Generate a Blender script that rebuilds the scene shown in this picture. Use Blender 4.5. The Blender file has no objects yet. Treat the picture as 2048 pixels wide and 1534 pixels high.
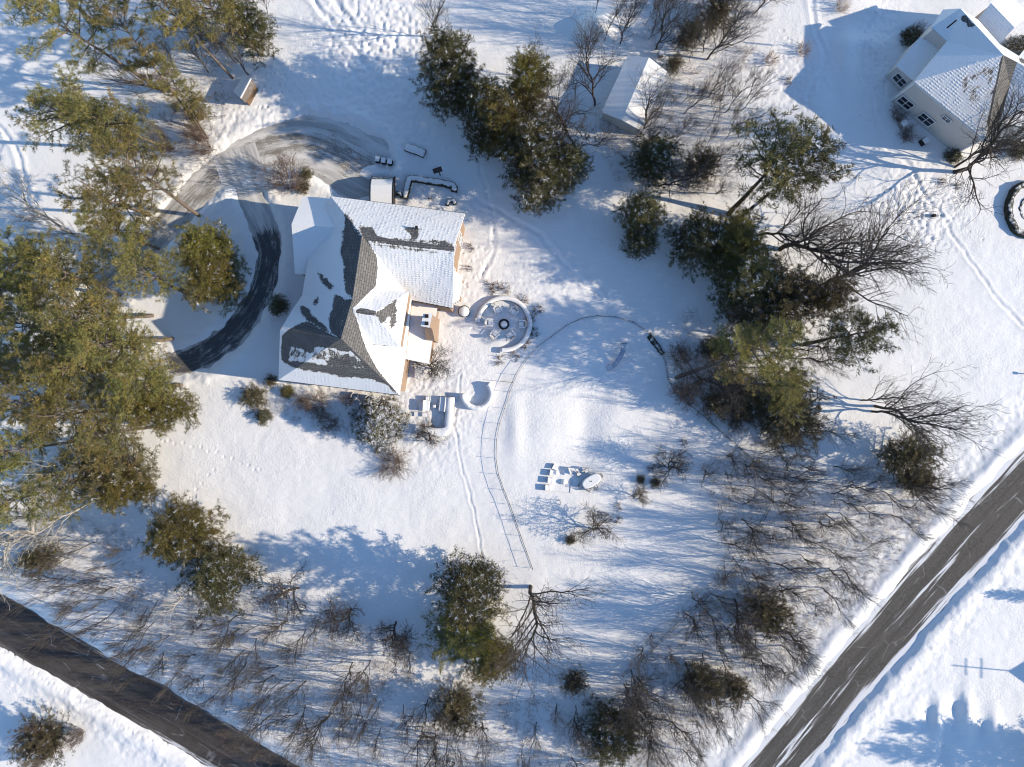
import bpy, bmesh, math, random
import numpy as np
from mathutils import Vector, Matrix
PI = math.pi
R = math.radians
sc = bpy.context.scene
col = sc.collection

# ---------------------------------------------------------------- camera, sky, sun, exposure
CAMH = 92.0
FOC = 1420.0            # focal length in photo pixels (2048 wide)
cam = bpy.data.objects.new("camera", bpy.data.cameras.new("camera"))
col.objects.link(cam)
cam.location = (0, 0, CAMH)
cam.rotation_euler = (0, 0, 0)
cam.data.sensor_width = 36.0
cam.data.lens = 36.0 * FOC / 2048
cam.data.clip_start = 0.5
cam.data.clip_end = 6000
sc.camera = cam
SUN_EL = R(24.0)
sun_dir = Vector((math.cos(SUN_EL) * math.cos(R(-5.5)), math.cos(SUN_EL) * math.sin(R(-5.5)), math.sin(SUN_EL)))
w = bpy.data.worlds.new("World")
sc.world = w
w.use_nodes = True
nt = w.node_tree
bg = nt.nodes["Background"]
sky = nt.nodes.new("ShaderNodeTexSky")
sky.sky_type = 'NISHITA'
sky.sun_disc = False
sky.sun_elevation = SUN_EL
sky.sun_rotation = math.atan2(sun_dir.x, sun_dir.y)
sky.air_density = 1.0
sky.dust_density = 0.0
sky.ozone_density = 4.0
nt.links.new(sky.outputs[0], bg.inputs[0])
bg.inputs[1].default_value = 0.15
sun = bpy.data.objects.new("sun", bpy.data.lights.new("sun", 'SUN'))
col.objects.link(sun)
sun.data.energy = 4.15
sun.data.angle = R(0.5)
sun.data.color = (1.0, 0.865, 0.67)
sun.rotation_euler = sun_dir.to_track_quat('Z', 'Y').to_euler()
sc.view_settings.view_transform = 'Standard'
sc.view_settings.look = 'None'
sc.view_settings.gamma = 1.0
sc.view_settings.exposure = 0.62
sc.cycles.pixel_filter_type = 'BLACKMAN_HARRIS'
sc.cycles.filter_width = 1.1
sc.cycles.max_bounces = 5
sc.cycles.diffuse_bounces = 3
sc.cycles.transparent_max_bounces = 4

rnd = random.Random(7)

def P(px, py, z=0.0):
    """ground measure: where the point seen at photo pixel (px, py) stands when it is z metres high"""
    s = (CAMH - z) / FOC
    return Vector(((px - 1024) * s, (767 - py) * s, z))

# ---------------------------------------------------------------- materials
class NT:
    def __init__(s, name):
        s.m = bpy.data.materials.new(name)
        s.m.use_nodes = True
        s.t = s.m.node_tree
        s.b = s.t.nodes["Principled BSDF"]
    def n(s, typ, ins=None, **kw):
        nd = s.t.nodes.new("ShaderNode" + typ)
        for k, v in kw.items():
            setattr(nd, k, v)
        for k, v in (ins or {}).items():
            s.put(nd.inputs[k], v)
        return nd
    def put(s, sock, v):
        if isinstance(v, bpy.types.NodeSocket):
            s.t.links.new(v, sock)
        elif isinstance(v, (tuple, list)) and len(v) == 3 and sock.type == 'RGBA':
            sock.default_value = (*v, 1)
        else:
            sock.default_value = v
    def mix(s, f, a, b):
        nd = s.n("Mix", data_type='RGBA')
        s.put(nd.inputs[0], f); s.put(nd.inputs[6], a); s.put(nd.inputs[7], b)
        return nd.outputs[2]
    def math(s, op, a, b=0.0, c=None):
        nd = s.n("Math", operation=op)
        s.put(nd.inputs[0], a); s.put(nd.inputs[1], b)
        if c is not None: s.put(nd.inputs[2], c)
        return nd.outputs[0]
    def noise(s, scale, detail=3, vec=None, rough=0.55, dist=0.0):
        nd = s.n("TexNoise", {"Scale": scale, "Detail": detail, "Roughness": rough, "Distortion": dist})
        if vec is not None: s.put(nd.inputs["Vector"], vec)
        return nd.outputs[0]
    def ramp(s, f, a, b):
        nd = s.n("MapRange", {0: f, 1: a, 2: b})
        nd.interpolation_type = 'SMOOTHSTEP'
        return nd.outputs[0]
    def pos(s):
        return s.n("NewGeometry").outputs["Position"]
    def obj(s):
        return s.n("TexCoord").outputs["Object"]
    def mapping(s, vec, scale=(1, 1, 1), rot=(0, 0, 0)):
        return s.n("Mapping", {"Vector": vec, "Scale": scale, "Rotation": rot}).outputs[0]
    def bump(s, h, strength=0.5, dist=0.1, normal=None):
        nd = s.n("Bump", {"Height": h, "Strength": strength, "Distance": dist})
        if normal is not None: s.put(nd.inputs["Normal"], normal)
        return nd.outputs[0]
    def out(s, col=None, rough=None, normal=None, spec=None):
        if col is not None: s.put(s.b.inputs["Base Color"], col)
        if rough is not None: s.put(s.b.inputs["Roughness"], rough)
        if normal is not None: s.put(s.b.inputs["Normal"], normal)
        if spec is not None: s.put(s.b.inputs["Specular IOR Level"], spec)
        return s.m

SNOW = (0.82, 0.815, 0.80)

def m_snow_ground():
    m = NT("snow_ground")
    p = m.pos()
    n1 = m.noise(0.35, 5, p)
    n2 = m.noise(3.5, 6, p, 0.65)
    n3 = m.noise(14.0, 3, p, 0.6)
    lit = m.n("Attribute", attribute_name="litter").outputs["Fac"]
    # litter: bark crumbs, needles and twigs lying on the snow under the woods and hedges
    sp = m.noise(9.0, 4, p, 0.8)
    sp2 = m.ramp(m.math('ADD', sp, m.math('MULTIPLY', lit, 0.20)), 0.70, 0.80)
    snow = m.mix(n1, (0.78, 0.77, 0.755), (0.86, 0.85, 0.835))
    c = m.mix(m.math('MULTIPLY', sp2, m.math('MULTIPLY', lit, 0.75)), snow, (0.20, 0.15, 0.10))
    patch = m.ramp(m.noise(0.12, 4, p, 0.6), 0.38, 0.62)
    b1 = m.bump(m.math('MULTIPLY', n3, patch), 0.20, 0.06)
    b2 = m.bump(m.math('MULTIPLY', n2, m.math('ADD', 0.35, m.math('MULTIPLY', patch, 0.65))), 0.36, 0.22, b1)
    b2 = m.bump(m.noise(0.9, 4, m.mapping(p, (0.45, 1.2, 1), (0, 0, 0.5)), 0.6), 0.3, 0.25, b2)
    return m.out(c, 0.65, b2, 0.3)

def m_road(name, streak, base=(0.050, 0.045, 0.042), centre=0.0, edge=1.0):
    m = NT(name)
    uv = m.n("UVMap", uv_map="UVMap").outputs[0]
    sx = m.n("SeparateXYZ", {0: uv})
    across, along = sx.outputs[0], sx.outputs[1]
    vec = m.mapping(uv, (1.3, 0.07, 1))
    n1 = m.noise(1.6, 6, vec, 0.62, 0.2)
    n2 = m.noise(0.55, 3, m.mapping(uv, (0.7, 0.09, 1)))
    p = m.pos()
    g = m.noise(3.2, 8, p, 0.85)
    g2 = m.noise(0.25, 3, p)
    a = m.math('ABSOLUTE', across)
    ed = m.math('MULTIPLY', m.ramp(a, 1.9, 3.1), edge * 0.28)
    ce = m.math('MULTIPLY', m.math('SUBTRACT', 1.0, m.ramp(m.math('ABSOLUTE', m.math('SUBTRACT', across, centre)), 0.15, 1.0)), 0.10)
    s = m.math('ADD', m.math('ADD', n1, m.math('MULTIPLY', n2, 0.35)), m.math('ADD', ed, ce))
    snow = m.ramp(s, streak, streak + 0.11)
    film = m.ramp(m.noise(1.0, 6, m.mapping(uv, (1.1, 0.022, 1)), 0.7), 0.50, 0.78)
    slush = m.math('MULTIPLY', m.ramp(m.math('ADD', a, m.math('MULTIPLY', m.math('SUBTRACT', n1, 0.5), 3.0)), 2.2, 3.2), 0.55 * edge)
    wheel = m.math('ABSOLUTE', m.math('SUBTRACT', m.math('ABSOLUTE', m.math('SUBTRACT', a, 1.65)), 0.8))
    # cracks in the asphalt filled with snow
    vo = m.n("TexVoronoi", {"Vector": m.mix(0.10, m.mapping(uv, (0.28, 0.13, 1)), m.n("TexNoise", {"Vector": m.mapping(uv, (0.8, 0.5, 1)), "Scale": 1.0, "Detail": 4.0}).outputs[1]), "Scale": 1.0}, feature='DISTANCE_TO_EDGE')
    crack = m.math('MULTIPLY', m.math('LESS_THAN', vo.outputs["Distance"], 0.006), m.ramp(m.noise(0.5, 3, p), 0.45, 0.6))
    asph = m.mix(m.ramp(g, 0.35, 0.65), tuple(v * 0.6 for v in base), tuple(v * 1.45 for v in base))
    asph = m.mix(m.math('MULTIPLY', m.ramp(g2, 0.4, 0.65), 0.45), asph, (0.10, 0.092, 0.082))
    asph = m.mix(m.math('MULTIPLY', m.math('SUBTRACT', 1.0, m.ramp(wheel, 0.05, 0.45)), 0.35), asph, tuple(v * 0.6 for v in base))
    asph = m.mix(m.math('MULTIPLY', film, 0.30), asph, (0.30, 0.29, 0.28))
    asph = m.mix(slush, asph, (0.26, 0.24, 0.22))
    c = m.mix(m.math('MULTIPLY', crack, 0.22), asph, (0.5, 0.5, 0.5))
    c = m.mix(m.math('MULTIPLY', snow, 0.93), c, (0.74, 0.75, 0.77))
    return m.out(c, 0.8, m.bump(m.math('ADD', snow, m.math('MULTIPLY', g, 0.3)), 0.5, 0.05), 0.3)

def m_drive(name, thr, snowc, base, end=None):
    m = NT(name)
    uv = m.n("UVMap", uv_map="UVMap").outputs[0]
    n1 = m.noise(1.3, 8, m.mapping(uv, (1.3, 0.16, 1)), 0.75, 0.3)
    p = m.pos()
    g = m.noise(7.0, 5, p, 0.75)
    g3 = m.noise(0.4, 3, p)
    a = m.math('ABSOLUTE', m.n("SeparateXYZ", {0: uv}).outputs[0])
    s = m.math('ADD', m.math('ADD', n1, m.math('MULTIPLY', m.math('SUBTRACT', g, 0.5), 0.8)), m.math('MULTIPLY', m.ramp(a, 0.9, 1.9), 0.16))
    s = m.math('ADD', s, m.math('MULTIPLY', m.math('SUBTRACT', g3, 0.5), 0.5))
    if end: s = m.math('ADD', s, m.math('MULTIPLY', m.ramp(m.n("SeparateXYZ", {0: uv}).outputs[1], end[0], end[1]), 0.45))
    if end: s = m.math('ADD', s, m.math('MULTIPLY', m.math('SUBTRACT', 1.0, m.ramp(m.n("SeparateXYZ", {0: uv}).outputs[1], 38.0, 43.0)), 0.22))
    f = m.ramp(s, thr, thr + 0.16)
    asph = m.mix(g, tuple(v * 0.6 for v in base), tuple(v * 1.5 for v in base))
    c = m.mix(f, asph, m.mix(m.ramp(m.noise(0.8, 7, m.mapping(uv, (1.2, 0.12, 1)), 0.7), 0.35, 0.65), tuple(v * 0.68 for v in snowc), tuple(min(0.8, v * 1.2) for v in snowc)))
    return m.out(c, 0.75, m.bump(m.math('ADD', f, g), 0.5, 0.06), 0.3)

def m_roof():
    """shingles with snow lying on them; the 'snow' attribute says how thick it lies"""
    m = NT("shingles_and_snow")
    uv = m.n("UVMap", uv_map="UVMap").outputs[0]
    p = m.pos()
    at = m.n("Attribute", attribute_name="snow").outputs["Fac"]
    br = m.n("TexBrick", {"Vector": m.mapping(uv, (1, 1, 1)), "Color1": (0.105, 0.104, 0.105), "Color2": (0.175, 0.170, 0.166), "Mortar": (0.045, 0.042, 0.04),
                          "Scale": 1.0, "Mortar Size": 0.035, "Mortar Smooth": 0.3, "Brick Width": 0.75, "Row Height": 0.30, "Bias": 0.0})
    nb = m.noise(0.7, 4, p)
    n1 = m.noise(1.1, 8, m.mapping(uv, (2.0, 0.5, 1)), 0.78, 0.4)
    n2 = m.noise(3.2, 6, m.mapping(uv, (1.3, 0.8, 1)), 0.75)
    ssum = m.math('ADD', at, m.math('ADD', m.math('MULTIPLY', m.math('SUBTRACT', n1, 0.5), 1.15), m.math('MULTIPLY', m.math('SUBTRACT', n2, 0.5), 0.5)))
    ssum = m.math('ADD', ssum, m.math('MULTIPLY', m.math('SUBTRACT', m.noise(0.45, 4, p, 0.6), 0.5), 0.75))
    ssum = m.math('ADD', ssum, m.math('MULTIPLY', m.math('SUBTRACT', br.outputs["Fac"], 0.15), -0.04))
    f = m.ramp(ssum, 0.44, 0.54)
    # rows of lumps where the snow has settled over the courses (thin snow only)
    row = m.n("TexWave", {"Vector": uv, "Scale": 1.05, "Distortion": 1.2, "Detail": 3.0, "Detail Scale": 2.5, "Detail Roughness": 0.7}, wave_type='BANDS', bands_direction='Y').outputs["Fac"]
    colm = m.n("TexWave", {"Vector": uv, "Scale": 0.7, "Distortion": 2.5, "Detail": 3.0, "Detail Scale": 2.0}, wave_type='BANDS', bands_direction='X').outputs["Fac"]
    thin = m.n("Attribute", attribute_name="thin").outputs["Fac"]
    lump = m.math('MULTIPLY', m.math('MULTIPLY', row, m.math('ADD', 0.5, colm)), thin)
    shc = m.mix(nb, br.outputs["Color"], m.mix(0.5, br.outputs["Color"], (0.13, 0.125, 0.12)))
    c = m.mix(f, shc, m.mix(n1, (0.77, 0.765, 0.755), (0.85, 0.845, 0.835)))
    n4 = m.noise(1.1, 4, p, 0.6)
    lump = m.math('MULTIPLY', lump, m.ramp(n4, 0.35, 0.65))
    h = m.math('ADD', m.math('MULTIPLY', f, 1.5), m.math('ADD', m.math('MULTIPLY', lump, 0.34), m.math('MULTIPLY', n2, 0.22)))
    h = m.math('ADD', h, m.math('MULTIPLY', m.math('MULTIPLY', br.outputs["Fac"], m.math('SUBTRACT', 1.0, f)), -0.25))
    b = m.bump(h, 0.9, 0.13)
    return m.out(c, 0.75, b, 0.25)

def m_plain(name, c, rough=0.7, var=0.25, scale=3.0, metal=0.0, bump=0.0):
    m = NT(name)
    n1 = m.noise(scale, 5, m.obj(), 0.65)
    cc = m.mix(n1, tuple(v * (1 - var) for v in c), tuple(min(1, v * (1 + var)) for v in c))
    m.b.inputs["Metallic"].default_value = metal
    return m.out(cc, rough, m.bump(n1, bump, 0.05) if bump else None, 0.35)

def m_capped(name, c, lo=0.45, hi=0.75, var=0.3, scale=4.0, amount=1.0, patch=0.5):
    """a thing with snow settled on whatever of it faces up"""
    m = NT(name)
    g = m.n("NewGeometry")
    nz = m.n("SeparateXYZ", {0: g.outputs["Normal"]}).outputs[2]
    p = g.outputs["Position"]
    n1 = m.noise(scale, 5, p, 0.7)
    f = m.ramp(m.math('ADD', nz, m.math('MULTIPLY', m.math('SUBTRACT', n1, 0.5), patch)), lo, hi)
    cc = m.mix(n1, tuple(v * (1 - var) for v in c), tuple(min(1, v * (1 + var)) for v in c))
    return m.out(m.mix(m.math('MULTIPLY', f, amount), cc, SNOW), 0.7, m.bump(m.noise(6.0, 3, p), 0.3, 0.08), 0.3)

def m_brick():
    m = NT("brick_wall")
    o = m.obj()
    s = m.n("SeparateXYZ", {0: o})
    v = m.n("CombineXYZ", {0: m.math('ADD', s.outputs[0], s.outputs[1]), 1: s.outputs[2]}).outputs[0]
    br = m.n("TexBrick", {"Vector": v, "Color1": (0.25, 0.175, 0.125), "Color2": (0.31, 0.225, 0.165), "Mortar": (0.38, 0.33, 0.28), "Scale": 1.0,
                          "Mortar Size": 0.012, "Brick Width": 0.42, "Row Height": 0.14})
    return m.out(m.mix(m.math('MULTIPLY', m.noise(1.2, 4, o), 0.5), br.outputs["Color"], (0.36, 0.22, 0.14)), 0.85, m.bump(br.outputs["Fac"], 0.3, -0.02), 0.2)

def m_siding(name, c):
    m = NT(name)
    o = m.obj()
    z = m.n("SeparateXYZ", {0: o}).outputs[2]
    fr = m.math('FRACT', m.math('MULTIPLY', z, 5.0))
    cc = m.mix(m.noise(1.5, 4, o), tuple(v * 0.9 for v in c), c)
    return m.out(cc, 0.6, m.bump(fr, 0.5, 0.02), 0.3)

def m_foliage(name, c1, c2, c3, snow=0.0):
    m = NT(name)
    info = m.n("ObjectInfo").outputs["Random"]
    t = m.n("Attribute", attribute_name="tint").outputs["Fac"]
    o = m.obj()
    n1 = m.noise(0.55, 3, o, 0.6)
    a = m.mix(m.ramp(n1, 0.38, 0.62), c1, c2)
    b = m.mix(m.math('MULTIPLY', m.ramp(t, 0.55, 1.0), 0.75), a, c3)
    hsv = m.n("HueSaturation", {"Hue": m.math('ADD', 0.488, m.math('MULTIPLY', info, 0.024)), "Saturation": 0.95, "Value": m.math('ADD', 0.8, m.math('MULTIPLY', info, 0.45)), "Color": b})
    c = hsv.outputs[0]
    if snow:
        c = m.mix(m.math('GREATER_THAN', m.n("Attribute", attribute_name="flake").outputs["Fac"], 1 - snow), c, (0.82, 0.83, 0.86))
    m.b.inputs["Roughness"].default_value = 0.65
    m.put(m.b.inputs["Base Color"], c)
    m.b.inputs["Specular IOR Level"].default_value = 0.35
    tr = m.n("BsdfTranslucent", {"Color": c})
    mx = m.n("MixShader", {0: 0.22, 1: m.b.outputs[0], 2: tr.outputs[0]})
    m.t.links.new(mx.outputs[0], m.t.nodes["Material Output"].inputs[0])
    return m.m

def m_bark(name, c, var=0.4, frost=0.0):
    m = NT(name)
    o = m.obj()
    n1 = m.noise(6.0, 5, m.mapping(o, (1, 1, 0.35)), 0.7)
    cc = m.mix(n1, tuple(v * (1 - var) for v in c), tuple(v * (1 + var) for v in c))
    if frost:
        cc = m.mix(m.math('MULTIPLY', m.ramp(m.noise(0.9, 4, o), 0.55, 0.7), frost), cc, SNOW)
    return m.out(cc, 0.9, m.bump(n1, 0.5, 0.03), 0.2)

M = {}
M['snow'] = m_snow_ground()
M['road'] = m_road("asphalt_with_snow_streaks", 0.80, (0.080, 0.074, 0.067))
M['road2'] = m_road("dark_asphalt_with_snow_streaks", 0.905, (0.052, 0.043, 0.038), 1.0, 0.8)
M['drive_pack'] = m_drive("packed_snow_drive", 0.42, (0.60, 0.58, 0.55), (0.24, 0.22, 0.19))
M['roof'] = m_roof()
M['brick'] = m_brick()
M['siding'] = m_siding("pale_siding", (0.62, 0.60, 0.56))
M['siding2'] = m_siding("tan_siding", (0.34, 0.27, 0.18))
M['trim'] = m_plain("white_trim", (0.75, 0.75, 0.74), 0.5, 0.05)
M['glass'] = m_plain("window_glass", (0.02, 0.025, 0.035), 0.08, 0.1)
M['dark_metal'] = m_plain("black_metal", (0.012, 0.012, 0.014), 0.75, 0.2)
M['cap_dark'] = m_capped("dark_furniture_under_snow", (0.035, 0.032, 0.03), 0.5, 0.7)
M['cap_hedge_dark'] = m_capped("dark_hedge_with_snow_flecks", (0.03, 0.032, 0.02), 0.9, 1.15, scale=2.0, patch=1.1)
M['cap_wood'] = m_capped("wood_under_snow", (0.15, 0.13, 0.115), 0.2, 0.5)
M['cap_stone'] = m_capped("stone_under_snow", (0.26, 0.24, 0.22), 0.35, 0.6, patch=0.15)
M['cap_hedge'] = m_capped("hedge_under_snow", (0.035, 0.04, 0.02), 0.72, 0.92, scale=2.5, patch=0.9)
M['cap_brown'] = m_capped("brown_boards_under_snow", (0.16, 0.10, 0.06), 0.25, 0.55, patch=0.2)
M['cap_blue'] = m_capped("blue_plastic_with_frost", (0.26, 0.31, 0.42), 0.80, 1.1, patch=0.5)
M['cap_all'] = m_capped("deep_snow", (0.55, 0.55, 0.57), -0.2, 0.2, patch=0.1)
M['board'] = m_plain("black_backboard", (0.025, 0.025, 0.03), 0.4)
M['pine'] = m_foliage("pine_needles", (0.25, 0.22, 0.052), (0.155, 0.16, 0.048), (0.38, 0.25, 0.07))
M['pine_gold'] = m_foliage("golden_pine_needles", (0.25, 0.21, 0.048), (0.17, 0.16, 0.042), (0.42, 0.30, 0.07))
M['spruce'] = m_foliage("dark_evergreen_needles", (0.095, 0.092, 0.026), (0.055, 0.058, 0.02), (0.26, 0.19, 0.045), 0.075)
M['olive'] = m_foliage("olive_evergreen_needles", (0.18, 0.155, 0.026), (0.11, 0.10, 0.02), (0.34, 0.25, 0.045), 0.03)
M['snowy'] = m_foliage("snow_laden_needles", (0.14, 0.13, 0.03), (0.09, 0.085, 0.022), (0.26, 0.2, 0.04), 0.45)
M['juniper'] = m_foliage("brown_green_needles", (0.15, 0.125, 0.055), (0.10, 0.09, 0.042), (0.30, 0.20, 0.09), 0.02)
M['bark_pine'] = m_bark("pine_bark", (0.17, 0.135, 0.11))
M['bark'] = m_bark("grey_brown_bark", (0.095, 0.082, 0.072))
M['bark_dark'] = m_bark("dark_bark", (0.075, 0.062, 0.052))
M['bark_pale'] = m_bark("pale_bark", (0.45, 0.42, 0.38), 0.3, 0.2)
M['bark_red'] = m_bark("reddish_twigs", (0.16, 0.115, 0.09))
M['straw'] = m_plain("dry_grass_stalks", (0.36, 0.22, 0.11), 0.9, 0.4, 6)

# ---------------------------------------------------------------- object helpers
def tag(o, label=None, cat=None, group=None, kind=None):
    if label: o["label"] = label
    if cat: o["category"] = cat
    if group: o["group"] = group
    if kind: o["kind"] = kind
    return o

def thing(name, label, cat, loc=(0, 0, 0), group=None, rz=0.0):
    o = bpy.data.objects.new(name, None)
    o.empty_display_size = 0.2
    col.objects.link(o)
    o.location = loc
    o.rotation_euler = (0, 0, rz)
    return tag(o, label, cat, group)

def link(name, me, mat, parent=None, smooth=False):
    if mat is not None and not me.materials:
        me.materials.append(mat)
    if smooth:
        me.polygons.foreach_set("use_smooth", [True] * len(me.polygons))
    o = bpy.data.objects.new(name, me)
    col.objects.link(o)
    if parent is not None: o.parent = parent
    return o

def mesh_np(name, V, F):
    """V (n,3) array, F (m,3) or (m,4) int array"""
    V = np.asarray(V, dtype=np.float32); F = np.asarray(F, dtype=np.int32)
    me = bpy.data.meshes.new(name)
    k = F.shape[1]
    me.vertices.add(len(V)); me.loops.add(F.size); me.polygons.add(len(F))
    me.vertices.foreach_set("co", V.ravel())
    me.loops.foreach_set("vertex_index", F.ravel())
    me.polygons.foreach_set("loop_start", np.arange(0, F.size, k, dtype=np.int32))
    me.update(calc_edges=True)
    return me

class MB:
    """collects shapes into one mesh"""
    def __init__(s): s.v = []; s.f = []
    def add(s, vs, fs):
        b = len(s.v)
        s.v += [tuple(v) for v in vs]
        s.f += [tuple(i + b for i in f) for f in fs]
        return s
    def box(s, c, size, rz=0.0, rx=0.0, ry=0.0):
        x, y, z = (v / 2 for v in size)
        mt = Matrix.Translation(c) @ Matrix.Rotation(rz, 4, 'Z') @ Matrix.Rotation(ry, 4, 'Y') @ Matrix.Rotation(rx, 4, 'X')
        vs = [mt @ Vector((a * x, b * y, d * z)) for d in (-1, 1) for b in (-1, 1) for a in (-1, 1)]
        return s.add(vs, [(0, 2, 3, 1), (4, 5, 7, 6), (0, 1, 5, 4), (2, 6, 7, 3), (0, 4, 6, 2), (1, 3, 7, 5)])
    def tube(s, pts, r, n=6):
        pts = [Vector(p) for p in pts]
        rr = r if isinstance(r, (list, tuple)) else [r] * len(pts)
        rings = []
        for i, p in enumerate(pts):
            d = (pts[min(i + 1, len(pts) - 1)] - pts[max(i - 1, 0)]).normalized()
            u = d.orthogonal().normalized(); q = d.cross(u)
            rings.append([p + (u * math.cos(2 * PI * k / n) + q * math.sin(2 * PI * k / n)) * rr[i] for k in range(n)])
        vs = [v for ring in rings for v in ring]
        fs = [(i * n + k, i * n + (k + 1) % n, (i + 1) * n + (k + 1) % n, (i + 1) * n + k) for i in range(len(pts) - 1) for k in range(n)]
        fs += [tuple(range(n))[::-1], tuple((len(pts) - 1) * n + k for k in range(n))]
        return s.add(vs, fs)
    def prism(s, poly, z0, z1, top=True):
        """poly: list of (x, y), or (x, y, ztop)"""
        n = len(poly)
        a = sum(poly[i][0] * poly[(i + 1) % n][1] - poly[(i + 1) % n][0] * poly[i][1] for i in range(n))
        if a < 0: poly = poly[::-1]
        vs = [(p[0], p[1], z0) for p in poly] + [(p[0], p[1], p[2] if len(p) > 2 else z1) for p in poly]
        fs = [(i, (i + 1) % n, n + (i + 1) % n, n + i) for i in range(n)] + [tuple(range(n))[::-1]]
        if top: fs.append(tuple(range(n, 2 * n)))
        return s.add(vs, fs)
    def lathe(s, prof, n=20, c=(0, 0)):
        vs = [(c[0] + r * math.cos(2 * PI * k / n), c[1] + r * math.sin(2 * PI * k / n), z) for r, z in prof for k in range(n)]
        m = len(prof)
        fs = [(i * n + k, i * n + (k + 1) % n, (i + 1) * n + (k + 1) % n, (i + 1) * n + k) for i in range(m - 1) for k in range(n)]
        fs += [tuple(range(n))[::-1], tuple((m - 1) * n + k for k in range(n))]
        return s.add(vs, fs)
    def sweep(s, pts, prof):
        """pts: (x, y, z) centre line on the ground; prof: (offset across, height) closed outline"""
        pts = [Vector(p) for p in pts]; n = len(prof); rings = []
        for i, p in enumerate(pts):
            d = (pts[min(i + 1, len(pts) - 1)] - pts[max(i - 1, 0)]); d.z = 0; d.normalize()
            q = Vector((-d.y, d.x, 0))
            rings.append([p + q * a + Vector((0, 0, h)) for a, h in prof])
        vs = [v for ring in rings for v in ring]
        fs = [(i * n + k, (i + 1) * n + k, (i + 1) * n + (k + 1) % n, i * n + (k + 1) % n) for i in range(len(pts) - 1) for k in range(n)]
        fs += [tuple(range(n)), tuple((len(pts) - 1) * n + k for k in range(n))[::-1]]
        return s.add(vs, fs)
    def mesh(s, name):
        me = bpy.data.meshes.new(name)
        me.from_pydata([tuple(v) for v in s.v], [], s.f)
        bm = bmesh.new(); bm.from_mesh(me)
        bmesh.ops.recalc_face_normals(bm, faces=bm.faces)
        bm.to_mesh(me); bm.free()
        return me
    def build(s, name, mat, parent=None, smooth=False, bevel=0.0, rough=0.0, sub=0):
        o = link(name, s.mesh(name), mat, parent, smooth)
        if bevel:
            b = o.modifiers.new("bevel", 'BEVEL'); b.width = bevel; b.segments = 2
        if sub:
            b = o.modifiers.new("sub", 'SUBSURF'); b.levels = sub; b.render_levels = sub
        if rough:
            t = bpy.data.textures.new("lumps", 'CLOUDS'); t.noise_scale = 0.35
            b = o.modifiers.new("lumps", 'DISPLACE'); b.texture = t; b.strength = rough; b.mid_level = 0.5; b.texture_coords = 'GLOBAL'
        return o

def kids(o): return [c for c in bpy.data.objects if c.parent == o]

KID = {}
def copy_tree(root, children):
    r = root.copy(); col.objects.link(r)
    for ch, gs in children:
        c = ch.copy(); col.objects.link(c); c.parent = r
        for g in gs:
            d = g.copy(); col.objects.link(d); d.parent = c
    return r

# ---------------------------------------------------------------- numpy value noise
def vnoise(x, y, scale, seed=0):
    rs = np.random.RandomState(seed)
    T = rs.rand(256, 256)
    u, v = x / scale + 1000.37, y / scale + 1000.71
    iu, iv = np.floor(u).astype(int), np.floor(v).astype(int)
    fu, fv = u - iu, v - iv
    fu = fu * fu * (3 - 2 * fu); fv = fv * fv * (3 - 2 * fv)
    a = T[iu % 256, iv % 256]; b = T[(iu + 1) % 256, iv % 256]; c = T[iu % 256, (iv + 1) % 256]; d = T[(iu + 1) % 256, (iv + 1) % 256]
    return (a * (1 - fu) + b * fu) * (1 - fv) + (c * (1 - fu) + d * fu) * fv - 0.5

def sstep(a, b, x):
    t = np.clip((x - a) / (b - a), 0, 1)
    return t * t * (3 - 2 * t)

def pl_dist(X, Y, pts, hw=None):
    """distance to a polyline, signed side (+ = left of travel), and interpolated half width"""
    best = np.full(X.shape, 1e9); side = np.zeros(X.shape); W = np.zeros(X.shape)
    for i in range(len(pts) - 1):
        ax, ay = pts[i][0], pts[i][1]; bx, by = pts[i + 1][0], pts[i + 1][1]
        dx, dy = bx - ax, by - ay; L2 = dx * dx + dy * dy
        t = np.clip(((X - ax) * dx + (Y - ay) * dy) / L2, 0, 1)
        ex, ey = X - ax - t * dx, Y - ay - t * dy
        d = np.sqrt(ex * ex + ey * ey)
        k = d < best
        best = np.where(k, d, best)
        side = np.where(k, np.sign(dx * ey - dy * ex), side)
        if hw is not None: W = np.where(k, hw[i] * (1 - t) + hw[i + 1] * t, W)
    return best, side, W

def smooth_line(pts, step=1.0):
    """Catmull-Rom through the points"""
    out = []
    n = len(pts)
    for i in range(n - 1):
        p0, p1, p2, p3 = (Vector(pts[max(0, min(n - 1, j))]) for j in (i - 1, i, i + 1, i + 2))
        k = max(1, int((p2 - p1).length / step))
        for j in range(k):
            t = j / k
            out.append(0.5 * ((2 * p1) + (-p0 + p2) * t + (2 * p0 - 5 * p1 + 4 * p2 - p3) * t * t + (-p0 + 3 * p1 - 3 * p2 + p3) * t ** 3))
    out.append(Vector(pts[-1]))
    return out

G = lambda L, z=0.0: [P(a, b, z) for a, b in L]
ROAD_R = G([(-300, 3700), (1100, 2075), (1480, 1620), (1550, 1535), (1642, 1424), (1738, 1308), (1845, 1185), (1938, 1082), (2000, 1014), (2060, 953), (2150, 866), (2400, 640), (6000, -2600)])
ROAD_L = G([(-5000, -1800), (-600, 880), (-300, 1058), (0, 1237), (85, 1287), (170, 1336), (250, 1384), (345, 1436), (470, 1510), (560, 1564), (800, 1710), (2600, 2900)])
DRIVE_D = smooth_line(G([(-250, 700), (60, 735), (200, 742), (345, 730), (420, 703), (480, 652), (522, 580), (538, 510), (530, 460), (512, 420), (497, 385), (485, 350)]), 1.5)
DRIVE_P = smooth_line(G([(190, 600), (240, 545), (290, 492), (345, 440), (395, 385), (450, 335), (515, 300), (590, 285), (660, 300), (715, 330)]), 1.5)
wD = [1.75] * len(DRIVE_D)
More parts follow.
